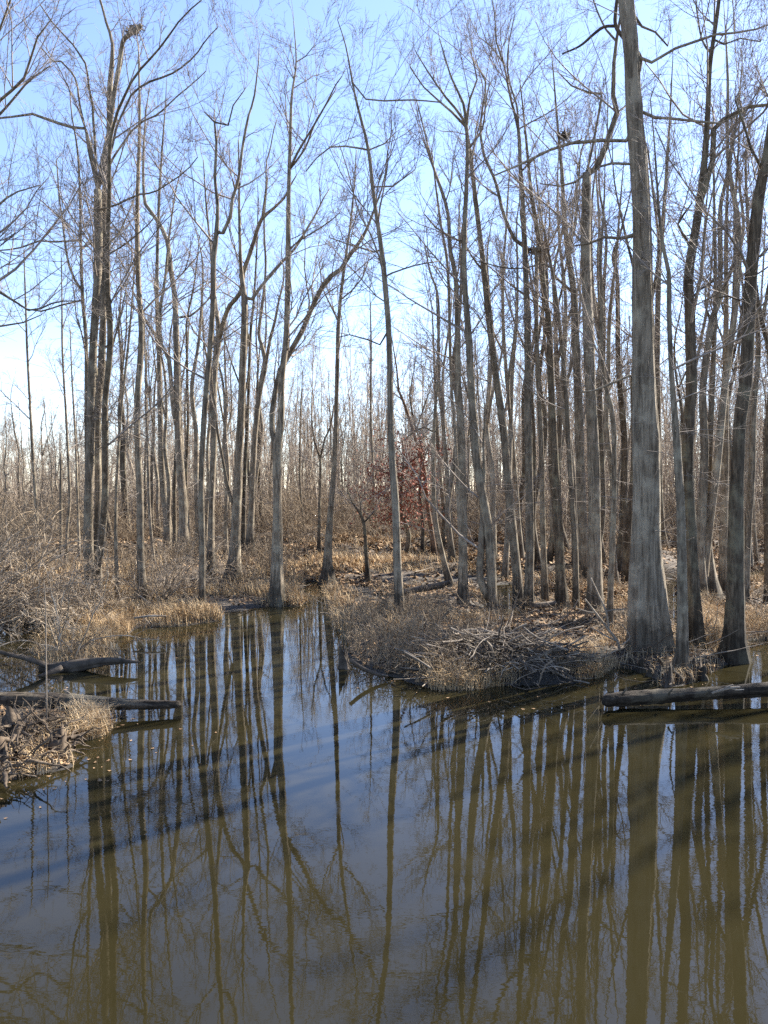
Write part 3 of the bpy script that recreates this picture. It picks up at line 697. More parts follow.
T('dark trunk leaning right out of the frame, flared foot in the water by the log',
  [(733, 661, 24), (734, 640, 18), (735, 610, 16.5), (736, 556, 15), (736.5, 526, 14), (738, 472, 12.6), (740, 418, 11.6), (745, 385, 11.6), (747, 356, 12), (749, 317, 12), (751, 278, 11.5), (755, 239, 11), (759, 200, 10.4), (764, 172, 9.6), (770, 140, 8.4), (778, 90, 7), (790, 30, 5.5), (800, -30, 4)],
  [[(753, 262, 3), (762, 255, 2.6), (775, 240, 2), (790, 228, 1.2)],
   [(762, 185, 3), (752, 150, 2.8), (744, 125, 2.4), (735, 100, 1.6)],
   [(749, 310, 2.6), (740, 300, 2.2), (728, 296, 1.8), (716, 298, 1.2)]], bark='dark', low=24, reach=1.4, flare=.5, lobes=6)
T('pale thin pole-like tree directly behind the leaning right trunk', [(749, 566, 6), (748, 520, 5.4), (748, 440, 5), (751, 380, 4.2), (753, 300, 3.4), (756, 220, 2.6), (760, 150, 1.4)], bark='pale', low=14)
T('wiry stem at the right edge beyond the leaning right trunk', [(757, 568, 4), (754, 520, 3.2), (753, 450, 3), (756, 370, 2.6), (762, 290, 2), (765, 220, 1.2)], low=14, reach=.8)
# trees beside the frame whose limbs hang into it
T('tree at the left edge of the photo with only its limbs reaching in', [(-46, 640, 16), (-46, 560, 13), (-48, 460, 12), (-44, 360, 10.5), (-40, 260, 8.5), (-36, 160, 6.5), (-30, 80, 4.5), (-24, 0, 2.6), (-20, -60, 1.2)],
  [[(-40, 262, 3), (-20, 225, 2.6), (0, 206, 2.2), (20, 190, 1.6), (40, 184, 1)],
   [(-38, 190, 4), (-18, 130, 3.4), (0, 100, 3), (24, 78, 2.6), (40, 40, 1.9), (54, 24, 1.1)],
   [(-36, 170, 3.4), (-10, 124, 2.6), (5, 108, 2.4), (26, 82, 2), (52, 65, 1.2)],
   [(-30, 90, 3), (-10, 50, 2.4), (4, 26, 2), (14, -10, 1.4)],
   [(-44, 350, 3), (-22, 300, 2.6), (0, 292, 2.4), (26, 311, 2), (50, 306, 1.6), (76, 300, 1)],
   [(-44, 360, 3), (-20, 330, 2.4), (0, 326, 2), (22, 322, 1.6), (40, 314, 1)]], low=30, reach=1.5, dens=1.2)

for k, t in enumerate(TREES):
    build_tree(t, 100 + k)

# the dark vine-like limb wrapping the great trunk near the top
D_big = ground_px(651, 649)[1]

# ------------------------------------------------------------------ background trees (copies of a few grown prototypes)
def proto_tree(g, H, r0, twigr, bark_, reach):
    root = empty('slender_tree', (0, 0, 0))
    n = 9
    z = np.linspace(0, H, n)
    ax = np.cumsum(g.normal(0, .18, n)); ay = np.cumsum(g.normal(0, .18, n)); ax -= ax[0]; ay -= ay[0]
    r = r0 * (1 - z / H) ** .75 + .008
    S = smooth_line(np.vstack([[0, 0, -.4, r0 * 1.05], np.column_stack([ax, ay, z, r])]), .5)
    S[:, 3] = np.maximum(S[:, 3], .006)
    V, Qq, Tt = trunk_tube(S, 9, g, .5, 4, .06)
    obj('trunk', mesh_from('trunk', V, Qq, M[bark_], True, Tt), root)
    stems = [S]
    if g.random() < .6:
        k = int(len(S) * g.uniform(.35, .6)); az = g.uniform(0, 6.28); L = H * .45
        p = S[k, :3]; dd = np.array([math.cos(az) * .35, math.sin(az) * .35, 1.0])
        rows = [[*p, S[k, 3] * .75]]
        for q in range(1, 5):
            dd = dd * [.85, .85, 1] + [*g.normal(0, .08, 2), 0]; p = p + dd * L / 4.5
            rows.append([*p, S[k, 3] * .75 * (1 - q / 4.4) + .007])
        S2 = smooth_line(np.array(rows), .5); S2[:, 3] = np.maximum(S2[:, 3], .006)
        V, Qq, Tt = trunk_tube(S2, 8, g, 0, 4, .05)
        obj('limb', mesh_from('limb', V, Qq, M[bark_], True, Tt), root)
        stems.append(S2)
    A = crown_from_stems(stems, g, .8, reach, 22, twigr, fine=False, lowz=(1.5, H * .6), start=.38)
    obj('crown', A.mesh('crown', M['twig'], False), root)
    return root

def copy_thing(root, name=None):
    r = root.copy(); COL.objects.link(r)
    for ch in list(root.children):
        c = ch.copy(); COL.objects.link(c); c.parent = r
    return r

gp = np.random.default_rng(77)
PROTO = [proto_tree(gp, gp.uniform(13, 17), gp.uniform(.10, .16), .0058, b_, gp.uniform(.8, 1.1)) for b_ in ('grey', 'dark', 'grey', 'dark', 'grey', 'pale')]
used = set()
def place_bg(px, D, sc, label, group, lean=0.0):
    x = (px - CX) / F * D
    z = tz(x, D)
    if z < .02 and D < 40: return
    k = int(gp.integers(len(PROTO)))
    o = PROTO[k] if k not in used else copy_thing(PROTO[k])
    used.add(k)
    o.location = (x, D, max(z, 0)); o.rotation_euler = (gp.normal(0, .025), gp.normal(lean, .03), gp.uniform(0, 6.28))
    o.scale = (sc * gp.uniform(.8, 1.1),) * 2 + (sc,)
    tag(o, label, 'tree', group)

REG = [  # px range, depth range, scale range, number, label, group
    (470, 640, 22, 34, (.75, 1.0), 18, 'thin bare tree filling the crowded stand left of the biggest trunk', 'trees of the crowded stand left of the biggest trunk'),
    (655, 790, 20, 36, (.75, 1.0), 11, 'thin bare tree filling the stand right of the biggest trunk', 'trees of the stand right of the biggest trunk'),
    (100, 275, 33, 50, (.75, .95), 22, 'thin bare tree behind the left bank trunks', 'trees behind the left bank'),
    (285, 470, 46, 66, (.4, .58), 18, 'thin bare tree rising from the far brush behind the inlet', 'trees behind the inlet'),
    (-60, 100, 34, 60, (.45, .62), 16, 'low thin tree rising from the brush behind the left shrubs', 'trees behind the left shrubs'),
    (470, 800, 38, 60, (.7, .95), 22, 'faint thin tree deep in the woods at the right', 'trees deep in the right woods'),
    (860, 1320, 16.8, 20, (.8, 1.0), 15, 'thin bare tree of the right bank beyond the frame', 'trees of the right bank beyond the frame'),
    (420, 480, 28, 42, (.6, .9), 6, 'thin bare tree behind the sunlit-edged trunk in the middle', 'trees behind the middle trunks')]
for (x0, x1, d0, d1, sc, n, lab, grp) in REG:
    for q in range(n):
        place_bg(x0 + (x1 - x0) * (q + gp.uniform(.1, .9)) / n, gp.uniform(d0, d1), gp.uniform(*sc), lab, grp)

# ------------------------------------------------------------------ far woodland mass
gf = np.random.default_rng(31)
A = Acc()
def wood_mass(A, N, x_of, D_of, H_of, nb, nt_, tw):
    D = D_of(N); px = x_of(N); X = (px - CX) / F * D
    Zb = terrain(np.column_stack([X, D]))
    H = H_of(px, N)
    P0 = np.column_stack([X, D, Zb - .2])
    up = norm(np.column_stack([gf.normal(0, .07, N), gf.normal(0, .07, N), np.ones(N)]))
    Tn = grow(P0, up, H, 7, .05, .05, gf); r = taper(.014 + H * .0042, 7, .12)
    A.add(*tubes(Tn, r, 4))
    p, d, l, rr = spawn(Tn, r, H, nb, .22, 1.0, .62, .20, gf, .45, tw)
    B = grow(p, d, l, 4, .12, .07, gf); rb = taper(rr, 4, .45); A.add(*tubes(B, rb, 3))
    p, d, l, rr = spawn(B, rb, l, nt_, .15, 1.0, .7, .65, gf, .6, tw)
    B2 = grow(p, d, l, 3, .13, .05, gf); A.add(*tubes(B2, taper(rr, 3, .6), 3))
def hh(px, N):
    base = np.interp(px, [-200, 60, 150, 300, 340, 420, 500, 1000], [8, 8.6, 12, 14.5, 14.5, 15, 16, 16])
    return base * gf.uniform(.6, 1.12, N)
wood_mass(A, 950, lambda n: gf.uniform(-160, 930, n), lambda n: gf.uniform(54, 104, n), hh, 24, 6, .0085)
wood_mass(A, 1300, lambda n: gf.uniform(-160, 930, n), lambda n: gf.uniform(44, 84, n), lambda px, N: np.interp(px, [-200, 80, 200, 320, 500, 1000], [4.2, 4.6, 6, 7, 7.5, 7.5]) * gf.uniform(.5, 1.15, N), 20, 5, .0075)
o = obj('far_woodland', A.mesh('far_woodland', M['fartwig'], False))
tag(o, 'hazy grey brown bare woodland closing the far horizon', 'woodland', None, 'stuff')

# tangled brush under the far trees
A = Acc()
def brush_mass(A, P, Hs, ns, tw, g, spread=.5):
    """many-stemmed twiggy brush at points P (N,3)"""
    N = len(P)
    idx = np.repeat(np.arange(N), ns)
    p0 = P[idx] + np.column_stack([g.normal(0, .18, (len(idx), 2)), np.full(len(idx), -.05)])
    d = norm(np.column_stack([g.normal(0, spread, (len(idx), 2)), np.ones(len(idx))]))
    L = Hs[idx] * g.uniform(.5, 1.1, len(idx))
    S = grow(p0, d, L, 6, .13, -.01, g); r = taper(tw * 1.6 + L * .002, 6, .35)
    A.add(*tubes(S, r, 3))
    p, d, l, rr = spawn(S, r, L, 6, .15, 1, .75, .42, g, .6, tw)
    B = grow(p, d, l, 4, .17, .02, g); rb = taper(rr, 4, .55); A.add(*tubes(B, rb, 3))
    p, d, l, rr = spawn(B, rb, l, 3, .2, 1, .7, .55, g, .75, tw * .85)
    A.add(*tubes(grow(p, d, l, 3, .15, .02, g), taper(rr, 3, .7), 3))
def scatter_land(n, pxr, dr, g, zmin=.05, power=1.0):
    px = g.uniform(*pxr, n); D = dr[0] + (dr[1] - dr[0]) * g.random(n) ** power
    X = (px - CX) / F * D; P = np.column_stack([X, D]); z = terrain(P)
    k = z > zmin
    return np.column_stack([P, z])[k]
P = scatter_land(900, (-120, 900), (36, 66), gf)
brush_mass(A, P, gf.uniform(1.0, 3.9, len(P)), 8, .0065, gf, .4)
P = scatter_land(420, (-140, 300), (24, 42), gf)
brush_mass(A, P, gf.uniform(.4, 1.35, len(P)), 7, .0055, gf)
P = scatter_land(200, (560, 900), (20, 40), gf)
brush_mass(A, P, gf.uniform(.3, 1.0, len(P)), 6, .0055, gf)
o = obj('undergrowth', A.mesh('undergrowth', M['browntwig'], False))
tag(o, 'tangled brown undergrowth beneath the trees of the far bank', 'undergrowth', None, 'stuff')

# wiry stalks on the point
A = Acc()
px = gf.uniform(332, 520, 900); py = gf.uniform(604, 684, 900)
P = np.array([at_z(a, b, .2) for a, b in zip(px, py)]); z = terrain(P[:, :2]); k = z > .06
P = np.column_stack([P[:, :2], z])[k]
dens = np.exp(-((P[:, 0] - (405 - CX) / F * P[:, 1]) / 1.0) ** 2)
k = gf.random(len(P)) < .15 + .75 * dens; P = P[k]
brush_mass(A, P, gf.uniform(.25, .75, len(P)), 3, .0032, gf, .35)
o = obj('wiry_stalks', A.mesh('wiry_stalks', M['browntwig'], False))
tag(o, 'wiry reddish brown stalks crowding the grassy point', 'stalks', None, 'stuff')

# ------------------------------------------------------------------ dry grass and leaf litter
gg = np.random.default_rng(8)
def blades(P, H, w, g, flop=.7):
    N = len(P)
    az = g.uniform(0, 6.283, N); d = np.column_stack([np.cos(az), np.sin(az), np.zeros(N)])
    sd = np.column_stack([-np.sin(az), np.cos(az), np.zeros(N)])
    l = g.uniform(.1, 1, N)[:, None] * flop * 2
    m = P + np.array([0, 0, 1.0]) * (H * .6)[:, None] + d * (H * .25)[:, None] * l
    t = P + np.array([0, 0, 1.0]) * (H * (1 - .28 * l[:, 0]))[:, None] + d * (H * .75)[:, None] * l
    ww = np.asarray(w)[:, None]
    V = np.stack([P - sd * ww, P + sd * ww, m - sd * ww * .7, m + sd * ww * .7, t - sd * ww * .15, t + sd * ww * .15], 1).reshape(-1, 3)
    b = np.arange(N)[:, None] * 6
    Q = np.concatenate([b + [0, 1, 3, 2], b + [2, 3, 5, 4]], 0)
    return V, Q
A = Acc()
def grass_patch(n, pxr, pyr, hr, tuft=8, clump=.10, thr=-9, w=.004):
    px = gg.uniform(*pxr, n); py = gg.uniform(*pyr, n)
    P = np.array([at_z(a, b, .1)[:2] for a, b in zip(px, py)])
    P = P[fbm(P * 1.7) > thr]
    P = np.repeat(P, tuft, 0) + gg.normal(0, clump, (len(P) * tuft, 2))
    z = terrain(P); k = z > -.02; P = P[k]; z = z[k]
    A.add(*blades(np.column_stack([P, z - .02]), gg.uniform(*hr, len(P)), gg.uniform(.6, 1.4, len(P)) * w, gg))
grass_patch(1500, (335, 520), (602, 690), (.10, .42), 9, .10, -.1)
grass_patch(1300, (440, 620), (646, 692), (.10, .34), 10, .10, -.15)
grass_patch(900, (600, 790), (590, 690), (.08, .34), 9, .12, -.1)
grass_patch(260, (700, 716), (606, 652), (.15, .5), 9, .10)
grass_patch(2600, (100, 335), (590, 634), (.12, .48), 11, .16, -.35, .006)
grass_patch(1700, (-30, 340), (560, 600), (.12, .5), 9, .25, -.1, .008)
grass_patch(800, (520, 790), (556, 600), (.1, .4), 8, .2, 0, .007)
grass_patch(420, (112, 185), (612, 634), (.12, .42), 10, .10)
grass_patch(420, (736, 800), (618, 648), (.10, .36), 9, .12)
grass_patch(380, (535, 622), (662, 688), (.08, .30), 10, .08)
grass_patch(900, (40, 150), (612, 644), (.12, .45), 10, .10, -.6)
grass_patch(1800, (330, 640), (562, 612), (.06, .28), 9, .16, -.05, .006)
grass_patch(1400, (280, 480), (540, 575), (.10, .5), 9, .28, -.15, .009)
grass_patch(520, (-40, 108), (704, 785), (.06, .22), 10, .08, -.4, .005)
grass_patch(260, (30, 125), (640, 668), (.10, .3), 9, .08, -.3)
grass_patch(160, (75, 104), (712, 738), (.12, .30), 14, .06, -9, .005)
grass_patch(400, (-20, 110), (622, 640), (.1, .4), 9, .12, -.3)
o = obj('dry_grass', A.mesh('dry_grass', M['grass'], False))
tag(o, 'tan dry grass and sedge along the banks', 'grass', None, 'stuff')

N = 130000
px = gg.uniform(-60, 830, N); py = 540 + (790 - 540) * gg.random(N) ** 2.0
dd = (CAMH - .15) / ((py - 490) / F); P = np.column_stack([(px - CX) / F * dd, dd]); z = terrain(P)
# a deeper drift of leaves over the wooded flat
px2 = gg.uniform(280, 790, 60000); py2 = gg.uniform(541, 612, 60000); dd2 = (CAMH - .3) / ((py2 - 490) / F)
P2 = np.column_stack([(px2 - CX) / F * dd2, dd2]); P = np.vstack([P, P2]); z = np.concatenate([z, terrain(P2)])
k = z > .02; P = P[k]; z = z[k]; n = len(P)
cl = gg.random(n) < np.clip(.55 + .9 * fbm(P * 1.3), .12, 1); P = P[cl]; z = z[cl]; n = len(P)
a = gg.uniform(0, 6.28, n); s = gg.uniform(.022, .055, n) * np.clip(P[:, 1] / 15, .9, 2.6)
u = np.column_stack([np.cos(a), np.sin(a), gg.normal(0, .45, n)]) * s[:, None]
v = np.column_stack([-np.sin(a), np.cos(a), gg.normal(0, .45, n)]) * (s * .6)[:, None]
c0 = np.column_stack([P, z + s * .25 + .004])
V = np.stack([c0 - u, c0 + v, c0 + u, c0 - v], 1).reshape(-1, 3)
o = obj('leaf_litter', mesh_from('leaf_litter', V, np.arange(n * 4).reshape(-1, 4), M['leaf'], False))
tag(o, 'fallen brown leaves strewn over the banks', 'leaf litter', None, 'stuff')

# fallen twigs over the flat
for nm, mt, n_, lab in (('fallen_twigs', 'deadwood', 1500, 'pale fallen twigs littering the wooded flat'), ('rotten_twigs', 'darkdead', 1500, 'dark rotten twigs littering the wooded flat')):
    px = gg.uniform(-40, 820, n_); py = 552 + 130 * gg.random(n_) ** 1.5
    dd = (CAMH - .2) / ((py - 490) / F); P = np.column_stack([(px - CX) / F * dd, dd]); z = terrain(P); k = z > .04
    P = np.column_stack([P, z + .025])[k]; m_ = len(P)
    az = gg.uniform(0, 6.28, m_); L_ = gg.uniform(.2, 1.3, m_)
    B_ = grow(P, np.column_stack([np.cos(az), np.sin(az), gg.normal(.04, .10, m_)]), L_, 6, .14, 0, gg)
    A = Acc(); A.add(*tubes(B_, taper(.005 + .010 * gg.random(m_) ** 2 * np.clip(P[:, 1] / 14, 1, 2), 6, .5), 4))
    tag(obj(nm, A.mesh(nm, M[mt], True)), lab, 'twigs', None, 'stuff')
n_ = 4500
px = gg.uniform(-20, 790, n_); py = gg.uniform(610, 1020, n_)
P = np.array([at_z(a, b)[:2] for a, b in zip(px, py)]); d_ = shore(P)
k = (d_ < -.02) & (d_ > -1.6) & (gg.random(n_) < .9 * np.exp(d_ / .4)); P = P[k]; n_ = len(P)
a = gg.uniform(0, 6.28, n_); s_ = gg.uniform(.012, .034, n_)
u = np.column_stack([np.cos(a), np.sin(a), np.zeros(n_)]) * s_[:, None]; v = np.column_stack([-np.sin(a), np.cos(a), np.zeros(n_)]) * (s_ * .55)[:, None]
c0 = np.column_stack([P, np.full(n_, .004)]); up_ = np.array([0, 0, .004])
V = np.stack([c0 - u + up_, c0 + v, c0 + u + up_ * 2, c0 - v], 1).reshape(-1, 3)
tag(obj('floating_leaves', mesh_from('floating_leaves', V, np.arange(n_ * 4).reshape(-1, 4), M['leaf'], False)), 'small brown leaves floating on the water by the banks', 'leaves', None, 'stuff')

# ------------------------------------------------------------------ shrubs on the left
gs = np.random.default_rng(21)
def shrub(px, py, H, W, label, group, ns=26, mat='paletwig', bias=(0, 0), tw=.0045, name='bare_shrub', cat='shrub'):
    p = ground_px(px, py)
    root = empty(name, p); tag(root, label, cat, group)
    g = gs
    d = norm(np.column_stack([g.normal(bias[0], .55, ns) * W, g.normal(bias[1], .45, ns) * W, np.ones(ns)]))
    L = H * g.uniform(.6, 1.35, ns)
    P0 = np.column_stack([g.normal(0, .14, (ns, 2)), np.full(ns, -.08)])
    S = grow(P0, d, L, 12, .16, -.04, g); r = taper(.007 + L * .0046, 12, .3)
    A = Acc(); A.add(*tubes(S, r, 5)); obj('stems', A.mesh('stems', M[mat], True), root)
    A = Acc()
    p_, d_, l_, r_ = spawn(S, r, L, 7, .15, 1, .8, .46, g, .6, tw)
    B = grow(p_, d_, l_, 6, .17, -.005, g); rb = taper(r_, 6, .45); A.add(*tubes(B, rb, 3))
    p_, d_, l_, r_ = spawn(B, rb, l_, 4, .15, 1, .8, .55, g, .7, tw)
    B2 = grow(p_, d_, l_, 4, .17, 0, g); rb2 = taper(r_, 4, .6); A.add(*tubes(B2, rb2, 3))
    obj('twigs', A.mesh('twigs', M[mat], False), root)['kind'] = 'stuff'
    return root
gl = 'pale tangled shrubs on the left bank'
shrub(12, 622, 2.3, 1.1, 'big pale tangled shrub arching over the water at the left edge', gl, 34, bias=(.5, -.2))
shrub(-40, 630, 2.8, 1.1, 'pale shrub leaning in from outside the left edge', gl, 34, bias=(.7, -.2))
shrub(46, 616, 1.8, 1.1, 'dense pale shrub in front of the leaning sapling on the left bank', gl, 30, bias=(.2, -.3))
shrub(80, 628, 1.2, 1.0, 'low pale shrub tumbling to the water below the three-stemmed clump', gl, 26, bias=(.1, -.4))
shrub(104, 614, 1.2, .9, 'twiggy shrub hiding the feet of the three-stemmed clump', gl, 22)
shrub(72, 655, 1.5, 1.0, 'straggly pale shrub growing from the dark fallen trunk', gl, 9, bias=(-.2, -.1))
shrub(158, 606, 1.9, 1.1, 'spreading grey shrub between the twiggy tree and the wide-based tree', gl, 26)
shrub(182, 596, 1.7, 1.1, 'rounded grey shrub at the foot of the wide-based tree', gl, 24)
shrub(25, 590, 2.6, 1.0, 'tall brown shrub behind the pale ones at far left', gl, 28, mat='browntwig')
shrub(-20, 585, 2.8, 1.0, 'tall brown shrub standing at the left edge behind the pale tangle', gl, 28, mat='browntwig')
shrub(136, 588, 1.5, .9, 'brown shrub around the straight reddish grey tree', gl, 22, mat='browntwig')
shrub(20, 735, .55, 1.0, 'scrappy shrub on the root-tangled islet at lower left', gl, 14, mat='browntwig', tw=.0028)
gr_ = 'brushy bushes around the point'
shrub(500, 618, .9, .9, 'wiry bush between the two-footed tree and the tall left-leaning trunk', gr_, 18, mat='browntwig', tw=.003)
shrub(572, 626, .8, .9, 'wiry bush behind the pale fallen branches', gr_, 16, mat='browntwig', tw=.003)
shrub(625, 640, .6, .9, 'small bush at the left foot of the biggest trunk', gr_, 14, mat='browntwig', tw=.003)
shrub(706, 640, .8, .6, 'reddish stalky bush between the bluish trunk and the leaning right trunk', gr_, 18, mat='browntwig', tw=.003)
shrub(764, 628, 1.0, .9, 'brown bush on the bank at the right edge', gr_, 22, mat='browntwig', tw=.0032)
shrub(352, 632, .8, .8, 'dark wiry bush at the left tip of the point', gr_, 18, mat='browntwig', tw=.003)

# ------------------------------------------------------------------ russet-leaved oak
def russet():
    g = np.random.default_rng(4)
    base = ground_px(404.6, 561)
    root = empty('russet_oak', base)
    tag(root, 'young oak still holding dead russet leaves, behind the pale central trunk', 'tree')
    D = base[1]
    def ln(pts, sl=0.0):
        return np.array([[*(at_depth(x, y, D + sl * i * .4) - base), w * .5 * D / F] for i, (x, y, w) in enumerate(pts)])
    main = smooth_line(ln([(404.6, 568, 6), (405, 560, 5.5), (409, 536, 4.6), (405, 522, 4.2), (401, 510, 3.8), (402, 480, 3), (404, 455, 2), (402, 438, 1.2)]), .25)
    V, Qq, Tt = trunk_tube(main, 9, g, .3, 4, .06); obj('trunk', mesh_from('trunk', V, Qq, M['dark'], True, Tt), root)
    stems = [main]
    for k, (sl, pts) in enumerate([(-.3, [(402, 505, 2.6), (392, 500, 2.2), (380, 494, 1.6), (368, 492, 1)]), (.3, [(402, 495, 2.4), (412, 487, 2), (426, 482, 1.4)]),
                    (.2, [(402, 480, 2.2), (390, 474, 1.7), (376, 470, 1)]), (-.2, [(403, 468, 2), (416, 458, 1.6), (432, 452, 1)]), (-.4, [(403, 500, 2), (396, 512, 1.6), (384, 520, 1)])]):
        l = smooth_line(ln(pts, sl), .25); V, Qq, Tt = trunk_tube(l, 7, g, 0, 4, .05)
        obj('limb', mesh_from('limb', V, Qq, M['dark'], True, Tt), root); stems.append(l)
    A = crown_from_stems(stems, g, 1.0, .55, 0, .005, fine=False, start=.45)
    obj('crown', A.mesh('crown', M['twig'], False), root)
    Pts = np.vstack([s[int(len(s) * .35):, :3] for s in stems])
    n = 3200
    c = Pts[g.integers(len(Pts), size=n)] + g.normal(0, .6, (n, 3)) * [1, 1, .45] + [0, 0, .05]
    u = norm(g.normal(size=(n, 3))) * g.uniform(.045, .085, n)[:, None]; v = np.cross(u, norm(g.normal(size=(n, 3)))) * .6
    V = np.stack([c - u, c + v, c + u, c - v], 1).reshape(-1, 3)
    obj('leaves', mesh_from('leaves', V, np.arange(4 * n).reshape(-1, 4), M['russet'], False), root)
russet()

# ------------------------------------------------------------------ logs, stumps, sticks
def log_line(pts, D=None, z=None):
    """pixel polyline (x,y,w) at the distance where the given pixel row of water lies"""
    return np.array([[*at_depth(x, y, D), w * .5 * D / F] for x, y, w in pts])
def log_mesh(L, base, mat, g, sides=26, rough=.15, name='log'):
    S = smooth_line(L, .06); S[:, :3] -= base; S[:, 3] *= 1 + .05 * np.sin(np.arange(len(S)) * .21) + g.normal(0, .025, len(S))
    V, Qq, Tt = trunk_tube(S, sides, g, 0, 4, rough)
    return mesh_from(name, V, Qq, mat, True, Tt)
gk = np.random.default_rng(14)
# right log
L = log_line([(607, 701, 11), (612, 701.5, 13.5), (640, 701, 14), (690, 699.5, 14.5), (740, 698, 15), (790, 696.5, 15.5), (900, 692, 17)], 10.8)
L[:, 1] += np.linspace(0, .5, len(L))
b0 = L[0, :3].copy(); b0[2] = 0
root = empty('floating_log', b0); tag(root, 'long dark log over the water at the right edge, broken end facing left', 'log')
obj('trunk', log_mesh(L, b0, M['wetlog'], gk), root)
for (x, w) in ((622, 2.0), (668, 2.4), (705, 2)):
    P_ = at_depth(x, 695, 10.8) - b0
    S = np.array([[*P_, .016], [*(P_ + [.02, -.02, .05]), .013], [*(P_ + [.05, -.03, .09]), .008]])
    V, Qq, Tt = trunk_tube(S, 7, gk, 0, 4, .05); obj('branch_stub', mesh_from('branch_stub', V, Qq, M['wetlog'], True, Tt), root)
# submerged support under the far end of the log: it runs onto the bank outside the frame
# pale splintered branch lying on it
def stick_obj(name, label, cat, lines, mat, group=None, partname='branch'):
    b = np.array(lines[0][0][:3], float)
    root = None
    A = Acc()
    for ln in lines:
        S = smooth_line(np.array(ln, float), .06); S[:, :3] -= b
        V, Qq, Tt = trunk_tube(S, 6, gk, 0, 4, .08); A.add(V, Qq, Tt)
    o = obj(name, A.mesh(name, mat, True), None, b)
    return tag(o, label, cat, group)
def px_line(pts, D, sl=0.0):
    return [[*at_depth(x, y, D + sl * i), w * .5 * D / F] for i, (x, y, w) in enumerate(pts)]
stick_obj('driftwood', 'bleached splintered branch lying on the log at the right edge', 'driftwood',
          [px_line([(712, 693, 2.6), (722, 690, 3), (730, 688, 3), (740, 687, 1.6)], 10.72), px_line([(722, 690.5, 2.2), (727, 687, 1.8), (733, 684.5, 1)], 10.72),
           px_line([(730, 688, 2), (736, 690, 1.8), (744, 689.5, 1)], 10.72)], M['deadwood'])
# left log
L = log_line([(-90, 694, 18), (-30, 696, 17), (20, 697, 16), (60, 699, 14.5), (100, 702, 13), (140, 704, 10.5), (168, 705, 9), (178, 705.5, 6.5)], 10.6)
L[:, 1] += np.linspace(-.3, .1, len(L))
b0 = L[2, :3].copy(); b0[2] = 0
root = empty('bank_log', b0); tag(root, 'dark log jutting right from the lower left islet over the water', 'log')
obj('trunk', log_mesh(L, b0, M['wetlog'], gk), root)
for x, y, dx, dz in ((96, 706, .04, -.22), (112, 708, .1, -.2), (124, 709, -.05, -.16)):
    P_ = at_depth(x, y, 10.5) - b0
    S = np.array([[*P_, .03], [*(P_ + [dx * .5, -.03, dz * .6]), .022], [*(P_ + [dx, -.05, dz]), .014]])
    V, Qq, Tt = trunk_tube(S, 7, gk, 0, 4, .1); obj('root', mesh_from('root', V, Qq, M['darkdead'], True, Tt), root)
# dark fallen trunk with two prongs
L = log_line([(40, 668, 8), (58, 668, 10), (80, 665, 11), (100, 662, 9), (118, 661, 6.5), (139, 662, 2)], 13.2)
b0 = L[1, :3].copy(); b0[2] = 0
root = empty('fallen_tree', b0); tag(root, 'black sodden fallen trunk tapering to a point over the water at left', 'fallen tree')
obj('trunk', log_mesh(L, b0, M['darkdead'], gk), root)
for pts in ([(62, 668, 7), (45, 675, 6), (28, 682, 5), (12, 688, 4), (4, 692, 3)], [(46, 665, 6), (30, 658, 4.5), (14, 653, 3.6), (-4, 647, 3)]):
    L2 = log_line(pts, 13.1); L2[:, 1] -= np.linspace(0, 1.0 if pts[0][1] > 667 else .2, len(L2))
    obj('limb', log_mesh(L2, b0, M['darkdead'], gk, 10, name='limb'), root)
# thin pale pole
p0 = ground_px(47, 734)
stick_obj('sapling_pole', 'thin bleached upright stalk on the lower left islet', 'sapling',
          [[[p0[0], p0[1], p0[2] - .1, .011], *px_line([(46.5, 700, 1.7), (46, 650, 1.5), (45.5, 606, 1.2), (44, 580, .7)], p0[1])]], M['deadwood'])
# root wad on the islet
def jagged(r, h, lean, g, mat, n=18):
    rows = [(-.2, 1.5), (0, 1.3), (.12, 1.08), (.3, .95), (.5, .86), (.72, .8), (1, .72)]
    a = np.arange(n) * 2 * math.pi / n
    lob = 1 + .16 * np.sin(3 * a + g.uniform(0, 6)) + .12 * np.sin(5 * a + g.uniform(0, 6)) + g.normal(0, .05, n)
    top = .55 + .22 * np.sin(a + g.uniform(0, 6)) + .16 * np.sin(2 * a + g.uniform(0, 6)) + g.normal(0, .11, n)
    top = np.clip(top, .25, 1.0); top[g.integers(n)] = 1.0
    V = []
    for t, k in rows:
        z = np.where(t < 0, t * .8, t * top * h) * np.ones(n)
        rr = r * k * (1 + (lob - 1) * (1.6 - .8 * max(t, 0))) * (1 + g.normal(0, .04, n))
        V.append(np.column_stack([np.cos(a) * rr + lean * z, np.sin(a) * rr, z]))
    z = top * h * .55                                  # hollow, rotted inside
    V.append(np.column_stack([np.cos(a) * r * .45 + lean * z, np.sin(a) * r * .45, z]))
    m = len(V); V = np.vstack(V + [[[lean * h * .3, 0, h * .3]]])
    i = np.arange(m - 1)[:, None] * n; j = np.arange(n)[None]; j2 = (j + 1) % n
    Q = np.stack([i + j, i + j2, i + n + j2, i + n + j], -1).reshape(-1, 4)
    jj = np.arange(n); T_ = np.stack([(m - 1) * n + jj, (m - 1) * n + (jj + 1) % n, np.full(n, m * n)], -1)
    return mesh_from('stump', V, Q, mat, False, T_)
